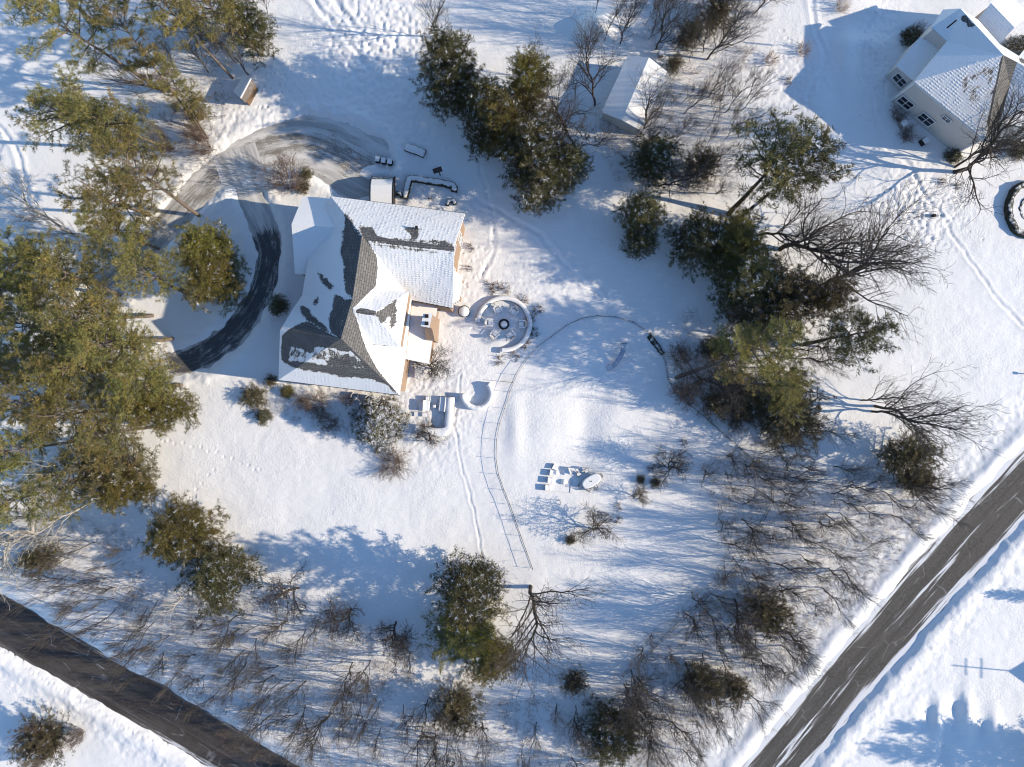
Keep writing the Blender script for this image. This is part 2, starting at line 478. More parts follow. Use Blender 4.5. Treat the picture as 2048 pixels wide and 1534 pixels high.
wP = [1.9 + 2.6 * max(0, (i / (len(DRIVE_P) - 1) - 0.62) / 0.38) for i in range(len(DRIVE_P))]

TRAILS = [  # (pixel polyline, width m, depth m)
    ([(922, 745), (917, 790), (910, 850), (918, 900), (930, 950), (943, 1000), (955, 1060), (968, 1125)], 0.13, 0.09),
    ([(955, 400), (1010, 430), (1080, 470), (1120, 520), (1160, 560), (1200, 590)], 0.25, 0.12),
    ([(1880, 430), (1905, 475), (1940, 525), (1965, 560), (2000, 610), (2048, 655), (2090, 690)], 0.18, 0.085),
    ([(1745, 30), (1720, 80), (1716, 110), (1722, 150), (1742, 200), (1752, 250), (1775, 300), (1815, 330), (1850, 400), (1880, 430)], 0.25, 0.14),
    ([(-20, 240), (10, 262), (30, 290), (45, 330), (55, 370), (60, 420)], 0.28, 0.16),
    ([(610, -20), (640, 20), (670, 55), (705, 95), (730, 130)], 0.3, 0.16),
    ([(650, -20), (690, 30), (720, 70), (760, 110)], 0.3, 0.16),
    ([(1620, 0), (1625, 50), (1640, 90), (1650, 130), (1625, 160), (1610, 200)], 0.25, 0.1),
    ([(960, 560), (990, 500), (985, 430), (960, 330)], 0.22, 0.08),
]

def ground_h(X, Y):
    """height of the snow surface, and the litter mask"""
    h = 0.30 + 0.22 * vnoise(X, Y, 14, 1) + 0.10 * vnoise(X, Y, 4.5, 2) + 0.035 * vnoise(X, Y, 1.3, 3) + 0.02 * vnoise(X, Y, 0.55, 4)
    # roads: ploughed channel with berms
    for pts, hw, bl, br, seed in ((ROAD_R, 3.35, 0.30, 0.20, 11), (ROAD_L, 2.85, 0.25, 0.30, 12)):
        d, side, _ = pl_dist(X, Y, pts)
        n = vnoise(X, Y, 2.2, seed) * 1.0 + vnoise(X, Y, 0.8, seed + 5) * 0.5
        e = d + n * 0.55 - hw
        near = 1 - sstep(2.5, 9, d - hw)
        f = sstep(-0.35, 0.85, e)
        berm = np.where(side > 0, bl, br)
        rough = (vnoise(X, Y, 0.7, seed + 9) * 0.32 + vnoise(X, Y, 0.38, seed + 10) * 0.2) * np.exp(-((e - np.where(side > 0, 4.2, 2.6)) / 1.8) ** 2)
        h = np.where(d < hw + 9, -0.12 + (h + 0.12) * f + berm * np.exp(-((e - 1.6) / 0.9) ** 2) + 0.38 * rough, h)
    # drives
    dd, _, _ = pl_dist(X, Y, DRIVE_D)
    dp, _, wp = pl_dist(X, Y, DRIVE_P, wP)
    for d, hw in ((dd, 1.6), (dp, wp)):
        e = d + vnoise(X, Y, 1.6, 21) * 0.5 + vnoise(X, Y, 0.6, 22) * 0.3 - hw
        h = np.where(d < 12, -0.10 + (h + 0.10) * sstep(-0.4, 0.9, e) + 0.16 * np.exp(-((e - 1.3) / 0.7) ** 2) * (0.6 + vnoise(X, Y, 0.7, 23)), h)
    # footpaths
    for L, wdt, dep in TRAILS:
        pts = G(L)
        x0 = min(p.x for p in pts) - 3; x1 = max(p.x for p in pts) + 3; y0 = min(p.y for p in pts) - 3; y1 = max(p.y for p in pts) + 3
        k = (X > x0) & (X < x1) & (Y > y0) & (Y < y1)
        if not k.any(): continue
        xs, ys = X[k], Y[k]
        xx = xs + vnoise(xs, ys, 1.2, 31) * 0.35; yy = ys + vnoise(xs, ys, 1.2, 32) * 0.35
        d, _, _ = pl_dist(xx, yy, pts)
        st = 0.65 + 0.9 * vnoise(xs, ys, 0.45, 33)
        h[k] += -dep * st * np.exp(-(d / wdt) ** 2) + dep * 0.45 * np.exp(-((d - 2.1 * wdt) / wdt) ** 2)
    # trampled and broken snow
    for (cx, cy, rx, ry, a, sc_) in ((760, 60, 130, 90, 0.26, 0.55), (770, 190, 120, 90, 0.2, 0.55), (560, 240, 160, 40, 0.12, 0.5), (1840, 420, 90, 80, 0.24, 0.45), (1760, 130, 50, 140, 0.12, 0.45),
                                    (1560, 170, 110, 90, 0.1, 0.4), (430, 330, 110, 110, 0.1, 0.5), (930, 560, 60, 90, 0.10, 0.5), (1090, 560, 90, 70, 0.08, 0.5), (860, 270, 130, 60, 0.12, 0.5),
                                    (860, 800, 90, 130, 0.16, 0.4), (640, 790, 120, 40, 0.16, 0.45), (1650, 1200, 300, 80, 0.05, 0.4), (1880, 1440, 80, 80, 0.1, 0.6), (430, 990, 90, 80, 0.0, 0.5)):
        c = P(cx, cy); s = CAMH / FOC
        q = np.exp(-(((X - c.x) / (rx * s)) ** 2 + ((Y - c.y) / (ry * s)) ** 2) ** 1.5)
        h = h - 0.55 * a * q * np.clip(vnoise(X, Y, sc_ * 0.75, 41) * 2.2 + 0.1, -0.3, 1)
    # smooth mounds and hollows: the berm on the lower lawn, drifts
    for (cx, cy, rx, ry, a) in ((1090, 850, 40, 75, 0.22), (1172, 850, 26, 75, -0.32), (1205, 790, 22, 50, -0.22), (1130, 905, 60, 22, -0.2), (1030, 850, 18, 70, 0.25), (1185, 65, 24, 30, 2.0), (1205, 50, 22, 24, 0.8),
                                (1690, 125, 22, 60, 0.7), (1730, 90, 40, 22, 0.5), (1700, 5, 60, 25, 0.5), (770, 345, 40, 14, 0.5), (1855, 1425, 14, 26, -0.35), (1872, 1440, 12, 40, 0.4), (1883, 1500, 12, 40, -0.35), (1910, 1420, 13, 24, -0.45), (1930, 1430, 14, 50, 0.45),
                                (1965, 1455, 12, 20, -0.4), (1985, 1450, 14, 30, 0.3), (650, 800, 100, 12, 0.25), (1265, 372, 16, 12, 0.9), (440, 560, 20, 60, 0.2), (1640, 210, 40, 80, 0.3)):
        c = P(cx, cy); s = CAMH / FOC
        h = h + a * np.exp(-(((X - c.x) / (rx * s)) ** 2 + ((Y - c.y) / (ry * s)) ** 2))
    # animal tracks and lone footprints
    rs = random.Random(5)
    prints = []
    for L, step, off in (([(430, 938), (405, 965), (385, 993), (372, 1022)], 0.95, 0.05), ([(0, 1293), (85, 1352), (170, 1402), (250, 1452), (335, 1485)], 0.55, 0.12), ([(640, 255), (590, 225), (560, 205)], 0.6, 0.2),
                         ([(960, 560), (975, 520), (985, 470), (980, 430)], 0.6, 0.15), ([(330, 880), (420, 900), (520, 940)], 0.9, 0.1), ([(1560, 60), (1600, 110), (1650, 170)], 0.7, 0.15), ([(655, 190), (700, 250), (760, 330)], 0.6, 0.25)):
        pts = smooth_line(G(L), step)
        for i, p in enumerate(pts):
            prints.append((p.x + rs.uniform(-off, off), p.y + (off if i % 2 else -off) * 1.3))
    for i in range(260):
        c = rs.choice([(1850, 420, 90, 80), (760, 60, 120, 80), (560, 180, 70, 60), (1740, 140, 40, 120), (940, 520, 40, 120), (1900, 120, 60, 60)])
        q = P(rs.gauss(c[0], c[2] * 0.5), rs.gauss(c[1], c[3] * 0.5)); prints.append((q.x, q.y))
    if X.ndim == 2 and X.shape[1] > 10:
        xs = X[:, 0]; ys = Y[0, :]
        for (a, b) in prints:
            i0, i1 = np.searchsorted(xs, (a - 0.6, a + 0.6)); j0, j1 = np.searchsorted(ys, (b - 0.6, b + 0.6))
            if i1 > i0 and j1 > j0:
                d2 = (X[i0:i1, j0:j1] - a) ** 2 + (Y[i0:i1, j0:j1] - b) ** 2
                h[i0:i1, j0:j1] += -0.16 * np.exp(-d2 / 0.022) + 0.04 * np.exp(-d2 / 0.09)
    return h

def litter_mask(X, Y):
    s = CAMH / FOC
    m = np.zeros(X.shape)
    for (cx, cy, rx, ry, a) in ((860, 810, 90, 110, 0.8), (640, 800, 150, 45, 0.9), (520, 790, 60, 40, 0.8), (420, 330, 130, 110, 0.55), (560, 370, 70, 60, 0.7), (900, 1280, 420, 170, 0.55), (300, 1190, 330, 90, 0.6),
                                (1600, 1080, 250, 220, 0.5), (1350, 1330, 260, 140, 0.55), (1450, 750, 150, 130, 0.6), (1300, 200, 170, 180, 0.6), (100, 700, 320, 500, 0.5), (1560, 160, 70, 80, 0.35), (1045, 640, 70, 90, 0.5), (100, 1500, 120, 70, 0.5), (1420, 380, 200, 80, 0.5)):
        c = P(cx, cy)
        m = np.maximum(m, a * np.exp(-(((X - c.x) / (rx * s)) ** 2 + ((Y - c.y) / (ry * s)) ** 2) ** 2))
    return m

def axis(lo, hi, step, far):
    a = list(np.arange(lo, hi + step / 2, step)); s = step; x = hi
    while x < far:
        s *= 1.28; x += s; a.append(x)
    s = step; x = lo; b = []
    while x > -far:
        s *= 1.28; x -= s; b.append(x)
    return np.array(b[::-1] + a)

def build_ground():
    ax = axis(-72, 72, 0.16, 2500); ay = axis(-55, 55, 0.16, 2500)
    X, Y = np.meshgrid(ax, ay, indexing='ij')
    Z = ground_h(X, Y)
    nx, ny = X.shape
    V = np.stack([X, Y, Z], -1).reshape(-1, 3)
    i, j = np.meshgrid(np.arange(nx - 1), np.arange(ny - 1), indexing='ij')
    a = (i * ny + j).ravel()
    F = np.stack([a, a + ny, a + ny + 1, a + 1], -1)
    me = mesh_np("snow_ground", V, F)
    at = me.attributes.new("litter", 'FLOAT', 'POINT')
    at.data.foreach_set("value", litter_mask(X, Y).astype(np.float32).ravel())
    o = link("snow_ground", me, M['snow'], smooth=True)
    tag(o, kind="structure")
build_ground()

def gh(x, y):
    return float(ground_h(np.array([[x]]), np.array([[y]]))[0, 0])

def strip(name, pts, hw, z, mat):
    pts = [pts[0] + (pts[0] - pts[1]).normalized() * 3.0] + pts + [pts[-1] + (pts[-1] - pts[-2]).normalized() * 3.5]
    if isinstance(hw, list): hw = [hw[0]] + hw + [hw[-1]]
    n = len(pts); vs = []; uv = []; L = 0
    for i, p in enumerate(pts):
        d = (pts[min(i + 1, n - 1)] - pts[max(i - 1, 0)]).normalized(); q = Vector((-d.y, d.x, 0))
        if i: L += (p - pts[i - 1]).length
        h = hw[i] if isinstance(hw, list) else hw
        for a in (-h, -h / 3, h / 3, h):
            vs.append((p.x + q.x * a, p.y + q.y * a, z)); uv.append((a, L))
    fs = [(i * 4 + k, i * 4 + k + 1, (i + 1) * 4 + k + 1, (i + 1) * 4 + k) for i in range(n - 1) for k in range(3)]
    me = bpy.data.meshes.new(name); me.from_pydata(vs, [], [f[::-1] for f in fs])
    l = me.uv_layers.new(name="UVMap")
    for lp in me.loops: l.data[lp.index].uv = uv[lp.vertex_index]
    return tag(link(name, me, mat), kind="structure")

LD = sum((DRIVE_D[i + 1] - DRIVE_D[i]).length for i in range(len(DRIVE_D) - 1)) + 3
M['drive_dark'] = m_drive("wet_asphalt_drive", 0.53, (0.58, 0.565, 0.54), (0.075, 0.075, 0.078), (LD - 9.5, LD - 4.5))
strip("road", ROAD_R[:1] + smooth_line(ROAD_R[1:-1], 6) + ROAD_R[-1:], 4.6, 0.0, M['road'])
strip("road", ROAD_L[:1] + smooth_line(ROAD_L[1:-1], 6) + ROAD_L[-1:], 4.2, 0.004, M['road2'])
strip("driveway", DRIVE_D, 2.9, 0.012, M['drive_dark'])
strip("driveway", DRIVE_P, [v + 1.2 for v in wP], 0.008, M['drive_pack'])

# ---------------------------------------------------------------- roofs and houses
Z1 = lambda L: [(520 + x / 4.26, 340 + y / 4.26) for x, y in L]
Z2 = lambda L: [(520 + x / 4.26, 560 + y / 4.26) for x, y in L]
Z5 = lambda L: [(1600 + x / 4.511, y / 4.511) for x, y in L]

def poly_sd(x, y, poly):
    """signed distance to a polygon, negative inside"""
    ins = False; best = 1e9; n = len(poly)
    for i in range(n):
        ax, ay = poly[i]; bx, by = poly[(i + 1) % n]
        if (ay > y) != (by > y) and x < (bx - ax) * (y - ay) / (by - ay) + ax: ins = not ins
        dx, dy = bx - ax, by - ay
        t = max(0, min(1, ((x - ax) * dx + (y - ay) * dy) / (dx * dx + dy * dy + 1e-9)))
        best = min(best, math.hypot(x - ax - t * dx, y - ay - t * dy))
    return -best if ins else best

def roof_part(name, faces, bare, parent, thick=0.22, thin=0.6, mat=None, cell=0.5):
    """faces: lists of (px, py, z) corner points; bare: (polygon, snow level inside, softness) in the same measure"""
    bm = bmesh.new()
    for f in faces:
        vs = [bm.verts.new(P(*p)) for p in f]
        bm.faces.new(vs)
    bmesh.ops.remove_doubles(bm, verts=bm.verts, dist=0.02)
    bmesh.ops.triangulate(bm, faces=bm.faces)
    for _ in range(6):
        es = [e for e in bm.edges if e.calc_length() > cell]
        if not es: break
        bmesh.ops.subdivide_edges(bm, edges=es, cuts=1)
        bmesh.ops.triangulate(bm, faces=[f for f in bm.faces if len(f.verts) > 3])
    for f in bm.faces:
        if f.normal.z < 0: f.normal_flip()
    uvl = bm.loops.layers.uv.new("UVMap")
    sn = bm.verts.layers.float.new("snow"); th = bm.verts.layers.float.new("thin")
    for v in bm.verts:
        k = FOC / (CAMH - v.co.z)
        px, py = 1024 + v.co.x * k, 767 - v.co.y * k
        s = 1.0
        for poly, lev, soft in bare:
            d = poly_sd(px, py, poly)
            t = max(0.0, min(1.0, 0.5 - d / (2 * soft)))
            s = min(s, 1.0 * (1 - t) + lev * t)
        v[sn] = s; v[th] = thin
    for f in bm.faces:
        n = f.normal; t = Vector((-n.y, n.x, 0))
        if t.length < 0.05: t = Vector((1, 0, 0))
        t.normalize(); u = n.cross(t)
        for lp in f.loops:
            lp[uvl].uv = (lp.vert.co.dot(t), lp.vert.co.dot(u))
    me = bpy.data.meshes.new(name); bm.to_mesh(me); bm.free()
    o = link(name, me, mat or M['roof'], parent)
    s = o.modifiers.new("thick", 'SOLIDIFY'); s.thickness = thick; s.offset = -1
    return o

def wall_part(name, loop, mat, parent, inset=0.965, drop=0.3, z0=-0.3):
    pts = [P(*p) for p in loop]
    c = sum(pts, Vector()) / len(pts)
    poly = [(c.x + (p.x - c.x) * inset, c.y + (p.y - c.y) * inset, p.z - drop) for p in pts]
    mb = MB(); mb.prism(poly, z0, 0, top=False)
    return mb.build(name, mat, parent), poly

def window(a, b, zc, w_, h_, parent, panes=2, outward=None):
    """a window in the wall running from a to b (ground points), at its middle; frame with glass as its sub-part"""
    a = Vector(a); b = Vector(b); d = (b - a); ln = d.length; d.normalize()
    q = outward or Vector((d.y, -d.x, 0))
    c = (a + b) / 2; rz = math.atan2(d.y, d.x)
    mb = MB(); gl = MB()
    def bx(m_, u, v, du, dv, off, dp): m_.box(c + d * u + Vector((0, 0, zc + v)) + q * off, (du, dp, dv), rz)
    t = 0.09
    bx(mb, 0, h_ / 2, w_ + 2 * t, t, 0.05, 0.12); bx(mb, 0, -h_ / 2, w_ + 2 * t + 0.1, t, 0.07, 0.18)
    for i in range(panes + 1): bx(mb, -w_ / 2 + i * w_ / panes, 0, t, h_ - t, 0.05, 0.11)
    bx(mb, 0, 0, w_ - t, t * 0.6, 0.045, 0.08)
    f = mb.build("window", M['trim'], parent)
    bx(gl, 0, 0, w_ - t, h_ - t, 0.02, 0.06)
    gl.build("pane", M['glass'], f)
    return f

# ---- the brick house
H = thing("brick_house", "large peach brick house with snowy grey shingled gables in the middle of the clearing", "house", P(720, 600, 0))
H.location = (0, 0, 0)
RW, RE, M1, M2 = (724, 471, 12), (908, 493, 11.5), (705, 598, 12), (682, 677, 12)
NWc, NEc, SEc, V1 = (661, 392, 7), (930, 427, 7), (905, 616, 6.5), (823, 600, 6.5)
SWe, SEe, WG, WV = (557, 760, 6), (799, 790, 6), (560, 661, 9), (585, 619, 6)
bare = [
    (Z1([(860, 575), (905, 600), (985, 720), (1000, 830), (985, 985), (900, 1060), (795, 1180), (830, 1300), (870, 1440), (900, 1520), (1000, 1710), (1190, 1925), (1170, 1925), (1060, 1810), (930, 1700), (800, 1560), (690, 1412), (735, 1110), (790, 1100)]), -0.35, 2.5),
    (Z1([(870, 570), (800, 480), (740, 380), (720, 480), (700, 600), (690, 700), (710, 800), (715, 950), (740, 1060), (790, 1100)]), 0.05, 11.0),
    (Z1([(730, 1110), (640, 1050), (615, 1150), (590, 1280), (600, 1380), (655, 1420), (690, 1410)]), 0.05, 8.0),
    (Z1([(480, 860), (560, 910), (640, 1000), (600, 1030), (520, 970)]), 0.3, 9.0),
    (Z1([(500, 1050), (430, 1120), (480, 1200), (520, 1100)]), 0.35, 8.0),
    (Z1([(330, 1140), (420, 1180), (480, 1250), (560, 1320), (650, 1420), (560, 1390), (400, 1300), (340, 1230)]), 0.2, 9.0),
    (Z2([(240, 430), (330, 385), (400, 355), (640, 490), (700, 475), (790, 600), (700, 610), (640, 580), (470, 560), (430, 620), (290, 560), (245, 560), (235, 690), (190, 690), (190, 480)]), -0.25, 5.0),
    (Z2([(190, 690), (240, 690), (400, 700), (560, 730), (760, 740), (900, 745), (960, 780), (1080, 890), (1000, 860), (900, 840), (700, 820), (560, 795), (300, 745)]), -0.05, 7.0),
    (Z2([(560, 560), (800, 620), (940, 770), (760, 780), (560, 740)]), 0.36, 9.0),
    (Z2([(240, 560), (560, 580), (900, 760), (700, 740), (400, 700), (240, 680)]), 0.50, 10.0),
    (Z1([(870, 555), (1200, 600), (1650, 655), (1650, 685), (1300, 650), (1000, 605), (890, 590)]), -0.4, 2.0),
    (Z1([(840, 480), (960, 490), (1010, 560), (1180, 590), (870, 560)]), 0.15, 8.0),
    (Z1([(1230, 500), (1300, 480), (1360, 490), (1350, 590), (1330, 620), (1290, 600), (1270, 540)]), 0.1, 7.0),
    (Z1([(1200, 570), (1500, 590), (1640, 600), (1650, 670), (900, 570)]), 0.45, 4.0),
    (Z1([(930, 600), (1640, 690), (1640, 740), (1250, 700), (960, 660)]), 0.5, 6.0),
    (Z1([(1350, 1120), (1400, 1150), (1500, 1160), (1350, 1145)]), 0.1, 2.0),
]
roof_n = roof_part("roof", [[RW, RE, NEc, NWc], [RW, V1, SEc, RE], [RW, NWc, (640, 470, 6.9)]], bare, H, thin=1.0)
roof_part("roof", [[RW, M1, V1], [M1, M2, (811, 716, 6.2), V1], [M2, SEe, (811, 716, 6.2)]], bare, H, thin=0.1)
roof_part("roof", [[RW, (640, 470, 6.9), (616, 518, 6.5), (604, 591, 6.1), M1], [M1, (604, 591, 6.1), WV, M2]], bare, H, thin=0.1)
roof_part("roof", [[WG, WV, M2], [WG, M2, SEe, SWe]], bare, H, thin=0.5)
roof_part("roof", [[(583, 448, 8.5), (672, 455, 8.5), (664, 396, 5.6), (606, 393, 5.6)], [(583, 448, 8.5), (590, 548, 5.2), (640, 551, 5.2), (672, 455, 8.5)]], bare, H, thin=0.05)
roof_part("roof", [[(604, 591, 5.9), (616, 518, 5.9), (630, 519, 6.9), (640, 590, 8.0)]], [], H, thin=0.0)
gab = [(663, 571, 9.6), (705, 602, 12.05)]
roof_part("gablet", [[gab[0], gab[1], (697, 622, 11.0), (655, 590, 8.2)], [gab[0], gab[1], (712, 585, 11.4), (672, 556, 8.6)]], bare, H, thin=0.3)
dorm = thing("dormer", None, None); dorm.parent = H
dA, dB, dNE, dSE, dNW, dSW = (705, 617, 11.9), (748, 625, 11.7), (818, 584, 9.0), (800.5, 694, 9.0), (742, 577, 9.4), (722, 688, 9.4)
bd = [(Z1([(815, 1190), (880, 1188), (975, 1212), (975, 1232), (880, 1226), (820, 1216)]), -0.5, 1.2),
      (Z1([(970, 1220), (1170, 1090), (1150, 1160), (1130, 1230), (1060, 1290), (1090, 1340), (1020, 1290)]), 0.1, 7.0),
      (Z1([(1100, 1130), (1180, 1090), (1170, 1300), (1100, 1380)]), 0.42, 6.0),
      (Z2([(850, 535), (1190, 572), (1190, 600), (1040, 600), (900, 570)]), 0.1, 3.0)]
roof_part("roof", [[dA, dB, dNE, dNW], [dA, dSW, dSE, dB], [dB, dSE, dNE]], bd, dorm, thin=0.9)
wall_part("wall", [dNE, dNW, dSW, dSE], M['brick'], dorm, 0.96, 0.25, 5.5)
wl, poly_main = wall_part("wall", [NWc, NEc, RE, SEc, V1, (811, 716, 6.2), SEe, SWe, WG, WV, (604, 591, 6.1), (616, 518, 6.5), (640, 470, 6.9)], M['brick'], H)
wall_part("wall", [(583, 448, 8.5), (606, 393, 5.6), (664, 396, 5.6), (640, 551, 5.2), (590, 548, 5.2)], M['brick'], H, 0.94)
roof_part("low_roof", [[(820, 592, 4.5), (875, 616, 4.1), (858, 728, 4.1), (806, 717, 4.5)]], [], H, thin=0.0)
wall_part("wall", [(816, 594, 4.5), (874, 616, 4.1), (857, 727, 4.1), (806, 716, 4.5)], M['brick'], H, 0.93)
# bay on the east gable
bay = thing("bay_window", None, None); bay.parent = H
roof_part("roof", [[(909, 541, 4.6), (925.5, 554, 4.0), (919, 599, 4.0), (900, 609, 4.6)]], [], bay, thin=0.0)
bw, bp = wall_part("wall", [(905, 543, 4.4), (925, 555, 4.0), (918.5, 598, 4.0), (898, 607, 4.4)], M['brick'], bay, 0.93)
for a, b in (((925, 555), (918.5, 598)), ((918.5, 598), (900, 607))):
    A, B = P(a[0], a[1], 4), P(b[0], b[1], 4); A.z = B.z = 0
    cc = P(912, 577, 4); cc.z = 0
    A = cc + (A - cc) * 0.93; B = cc + (B - cc) * 0.93
    q = Vector(((A - B).y, -(A - B).x, 0)).normalized()
    if q.dot((A + B) / 2 - cc) < 0: q = -q
    window(A, B, 2.2, min(1.7, (A - B).length * 0.6), 1.4, bay, 2, q)
# windows in the east gable and the north wing
cM = sum((Vector((p[0], p[1], 0)) for p in poly_main), Vector()) / len(poly_main)
gA, gB, gC = (Vector((poly_main[i][0], poly_main[i][1], 0)) for i in (1, 2, 3))
loopM = [NWc, NEc, RE, SEc]
def wpt(p, i=0.965):
    pts = [P(*q) for q in [NWc, NEc, RE, SEc, V1, (811, 716, 6.2), SEe, SWe, WG, WV, (604, 591, 6.1), (616, 518, 6.5), (640, 470, 6.9)]]
    c = sum(pts, Vector()) / len(pts); q = P(*p); return Vector((c.x + (q.x - c.x) * i, c.y + (q.y - c.y) * i, 0))
for a, b, t, z in ((NEc, RE, 0.45, 2.0), (NEc, RE, 0.45, 5.0), (RE, SEc, 0.3, 5.2), (RE, NEc, 0.12, 8.3)):
    A, B = wpt(a), wpt(b); m_ = A.lerp(B, t); d = (B - A).normalized()
    window(m_ - d * 0.6, m_ + d * 0.6, z, 1.1, 1.5, H, 2, Vector((1, 0, 0)) if abs(d.y) > 0.5 else None)
# chimney
ch = MB()
lo = [P(862, 640), P(880, 640), P(877, 686), P(860, 684)]
hi_ = [P(848, 628, 9.2), P(864, 628.5, 9.2), P(858.5, 654, 9.2), P(843, 651, 9.2)]
for a in lo: a.z = 0
lv = [[Vector((a.x, a.y, 0)) for a in lo], [Vector((a.x, a.y, 4.4)) for a in lo], [Vector((a.x, a.y, 6.2)) for a in hi_], [Vector((a.x, a.y, 9.2)) for a in hi_]]
ch.add([v for r_ in lv for v in r_], [(i * 4 + k, i * 4 + (k + 1) % 4, (i + 1) * 4 + (k + 1) % 4, (i + 1) * 4 + k) for i in range(3) for k in range(4)] + [(12, 13, 14, 15)])
cho = ch.build("chimney", M['brick'], H)
cc = sum((Vector((a.x, a.y, 0)) for a in hi_), Vector()) / 4
capm = MB(); capm.prism([(cc.x + (a.x - cc.x) * 1.12, cc.y + (a.y - cc.y) * 1.12) for a in hi_], 9.2, 9.38)
capm.build("cap", M['cap_stone'], cho)
for dy in (0.45, -0.4): fl = MB(); fl.box((cc.x + 0.03, cc.y + dy, 9.5), (0.42, 0.42, 0.3)); fl.build("flue", M['dark_metal'], cho)
vent = MB(); vp = P(834, 456, 10.2)
vent.tube([(vp.x, vp.y, 8.8), (vp.x, vp.y, 10.6)], 0.09, 8).tube([(vp.x, vp.y, 10.6), (vp.x, vp.y, 10.8)], 0.17, 8)
vent.tube([(vp.x + 0.5, vp.y - .1, 8.9), (vp.x + 0.5, vp.y - .1, 10.2)], 0.05, 6)
vent.build("vent_pipe", M['dark_metal'], H)
# gutters along the eaves
for a, b in ((NWc, NEc), (SWe, SEe), (V1, SEc)):
    gt = MB(); A, B = P(*a), P(*b); gt.tube([A - Vector((0, 0, .12)), B - Vector((0, 0, .12))], 0.08, 6); gt.build("gutter", M['dark_metal'], H)
# entry steps on the south side
st = MB(); p0 = P(832, 745)
for k in range(3): st.box((p0.x + 0.1 + 0.28 * k, p0.y, 0.62 - 0.2 * k), (0.3, 1.4, 0.5))
st.build("steps", M['cap_brown'], H)

# ---- canopy on the north side
cp = MB()
A = P(737, 404, 0.2); B = P(789, 404, 0.2)
x0, x1 = P(740, 380, 2.6).x, P(785, 380, 2.6).x; yb = P(760, 404, 2.7).y - 1.2; yf = P(760, 352, 0.6).y
prof = [(yb, 2.75), (yb + (yf - yb) * .45, 2.75), (yb + (yf - yb) * .66, 2.6), (yb + (yf - yb) * .83, 2.1), (yb + (yf - yb) * .94, 1.3), (yf, 0.2)]
vs = []; k = len(prof)
for x in (x0, x1):
    for y, z in prof: vs.append((x, y, z))
vs += [(x0, yb, 0), (x1, yb, 0)]
fs = [(i, i + 1, k + i + 1, k + i) for i in range(k - 1)] + [tuple([2 * k] + list(range(k))), tuple([2 * k + 1] + list(range(k, 2 * k)))]
cp.add(vs, fs)
ca = thing("garden_shelter", "rounded snow capped shelter standing against the north wall of the brick house", "shelter", (0, 0, 0))
cp.build("cover", M['cap_dark'], ca, smooth=False, bevel=0.12)
for x in (x0 - 0.04, x1 + 0.04): fr = MB(); fr.tube([(x, y, z) for y, z in prof], 0.05, 5); fr.build("frame", M['dark_metal'], ca)

# ---- the neighbouring house
N2 = thing("pale_house", "big pale sided house with bluish snow roof beyond the dark evergreens", "house", (0, 0, 0))
W_, S_, PK, RN = (1828, 163, 6.3), (1971, 281, 6.3), (2007, 110, 9.2), (1921, 17, 7.4)
E_ = (2080, 205, 6.3)
bare2 = [(Z5([(1840, 495), (1955, 550), (1870, 760), (1810, 900), (1770, 1000), (1700, 1130), (1685, 1130), (1740, 850), (1815, 540)]), -0.4, 2.0),
         (Z5([(1460, 140), (1485, 150), (1615, 265), (1600, 275), (1500, 205)]), -0.6, 1.0),
         (Z5([(1450, 650), (1815, 545), (1690, 1130), (1400, 830)]), 0.55, 12.0)]
roof_part("roof", [[PK, RN, (1886, 19, 6.0), (1862, 55, 6.1), (1894, 82, 6.4), W_]], bare2, N2, thin=0.5)
roof_part("roof", [[PK, W_, S_]], bare2, N2, thin=0.9)
roof_part("roof", [[PK, (2034, 124, 8.7), (2020, 170, 7.3), (1978, 262, 6.35), S_]], [([(1990, 100), (2040, 120), (2025, 170), (1990, 262), (1960, 290), (1960, 200)], -0.35, 2.5)], N2, thin=0.3)
roof_part("roof", [[(2034, 124, 8.7), (2120, 172, 8.9), (2095, 262, 6.3), (2000, 245, 6.4), (2020, 170, 7.3)]], [([(2030, 135), (2110, 180), (2090, 255), (2030, 235)], 0.58, 10.0)], N2, thin=0.9)
roof_part("roof", [[PK, RN, (1957, 40, 7.3), (1999, 88, 7.0), (2038, 112, 7.6), (2034, 124, 8.7)]], [], N2, thin=0.2)
roof_part("roof", [[(2034, 124, 8.7), (2120, 172, 8.9), (2160, 130, 7.5), (2052, 95, 7.0), (2038, 112, 7.6)]], [([(2034, 122), (2100, 160), (2100, 150), (2040, 114)], 0.35, 4.0)], N2, thin=0.3)
roof_part("roof", [[(1957, 38, 6.4), (1982, 6, 7.6), (2029, 55, 7.6), (1999, 88, 6.4)], [(1982, 6, 7.6), (2029, 55, 7.6), (2060, 30, 6.2), (2012, -20, 6.2)]], bare2, N2, thin=0.6)
roof_part("porch_roof", [[(1839, 75, 4.2), (1792, 131, 3.4), (1828, 162, 3.9), (1886, 93, 4.6)]], [], N2, thin=0.1)
def loopwall(pts, z0=-0.2, mat=M['siding']):
    mb = MB(); mb.prism([(p.x, p.y, p.z) for p in pts], z0, 0, top=False); return mb.build("wall", mat, N2)
inn = lambda p, dx, dy: P(*p) + Vector((dx, dy, -0.25))
loopwall([inn(W_, 0.35, 0.0), inn(S_, 0.0, 0.35), inn((2000, 245, 6.4), 0, .4), inn((2095, 262, 6.3), -.4, .4), inn((2160, 130, 7.5), -.4, -.3), inn((2052, 95, 7.0), 0, -.4), inn((1999, 88, 7.0), 0, -.3), inn((1957, 40, 7.3), 0, -.3), inn(RN, 0.4, -0.8), inn((1886, 19, 6.0), .5, -.3), inn((1862, 55, 6.5), .35, -.1), inn((1894, 82, 6.7), .3, 0)])
loopwall([inn((1839, 75, 4.2), .1, 0), inn((1792, 131, 3.4), .3, 0), inn((1828, 162, 3.9), 0, .3), inn((1886, 93, 4.6), .2, 0)])
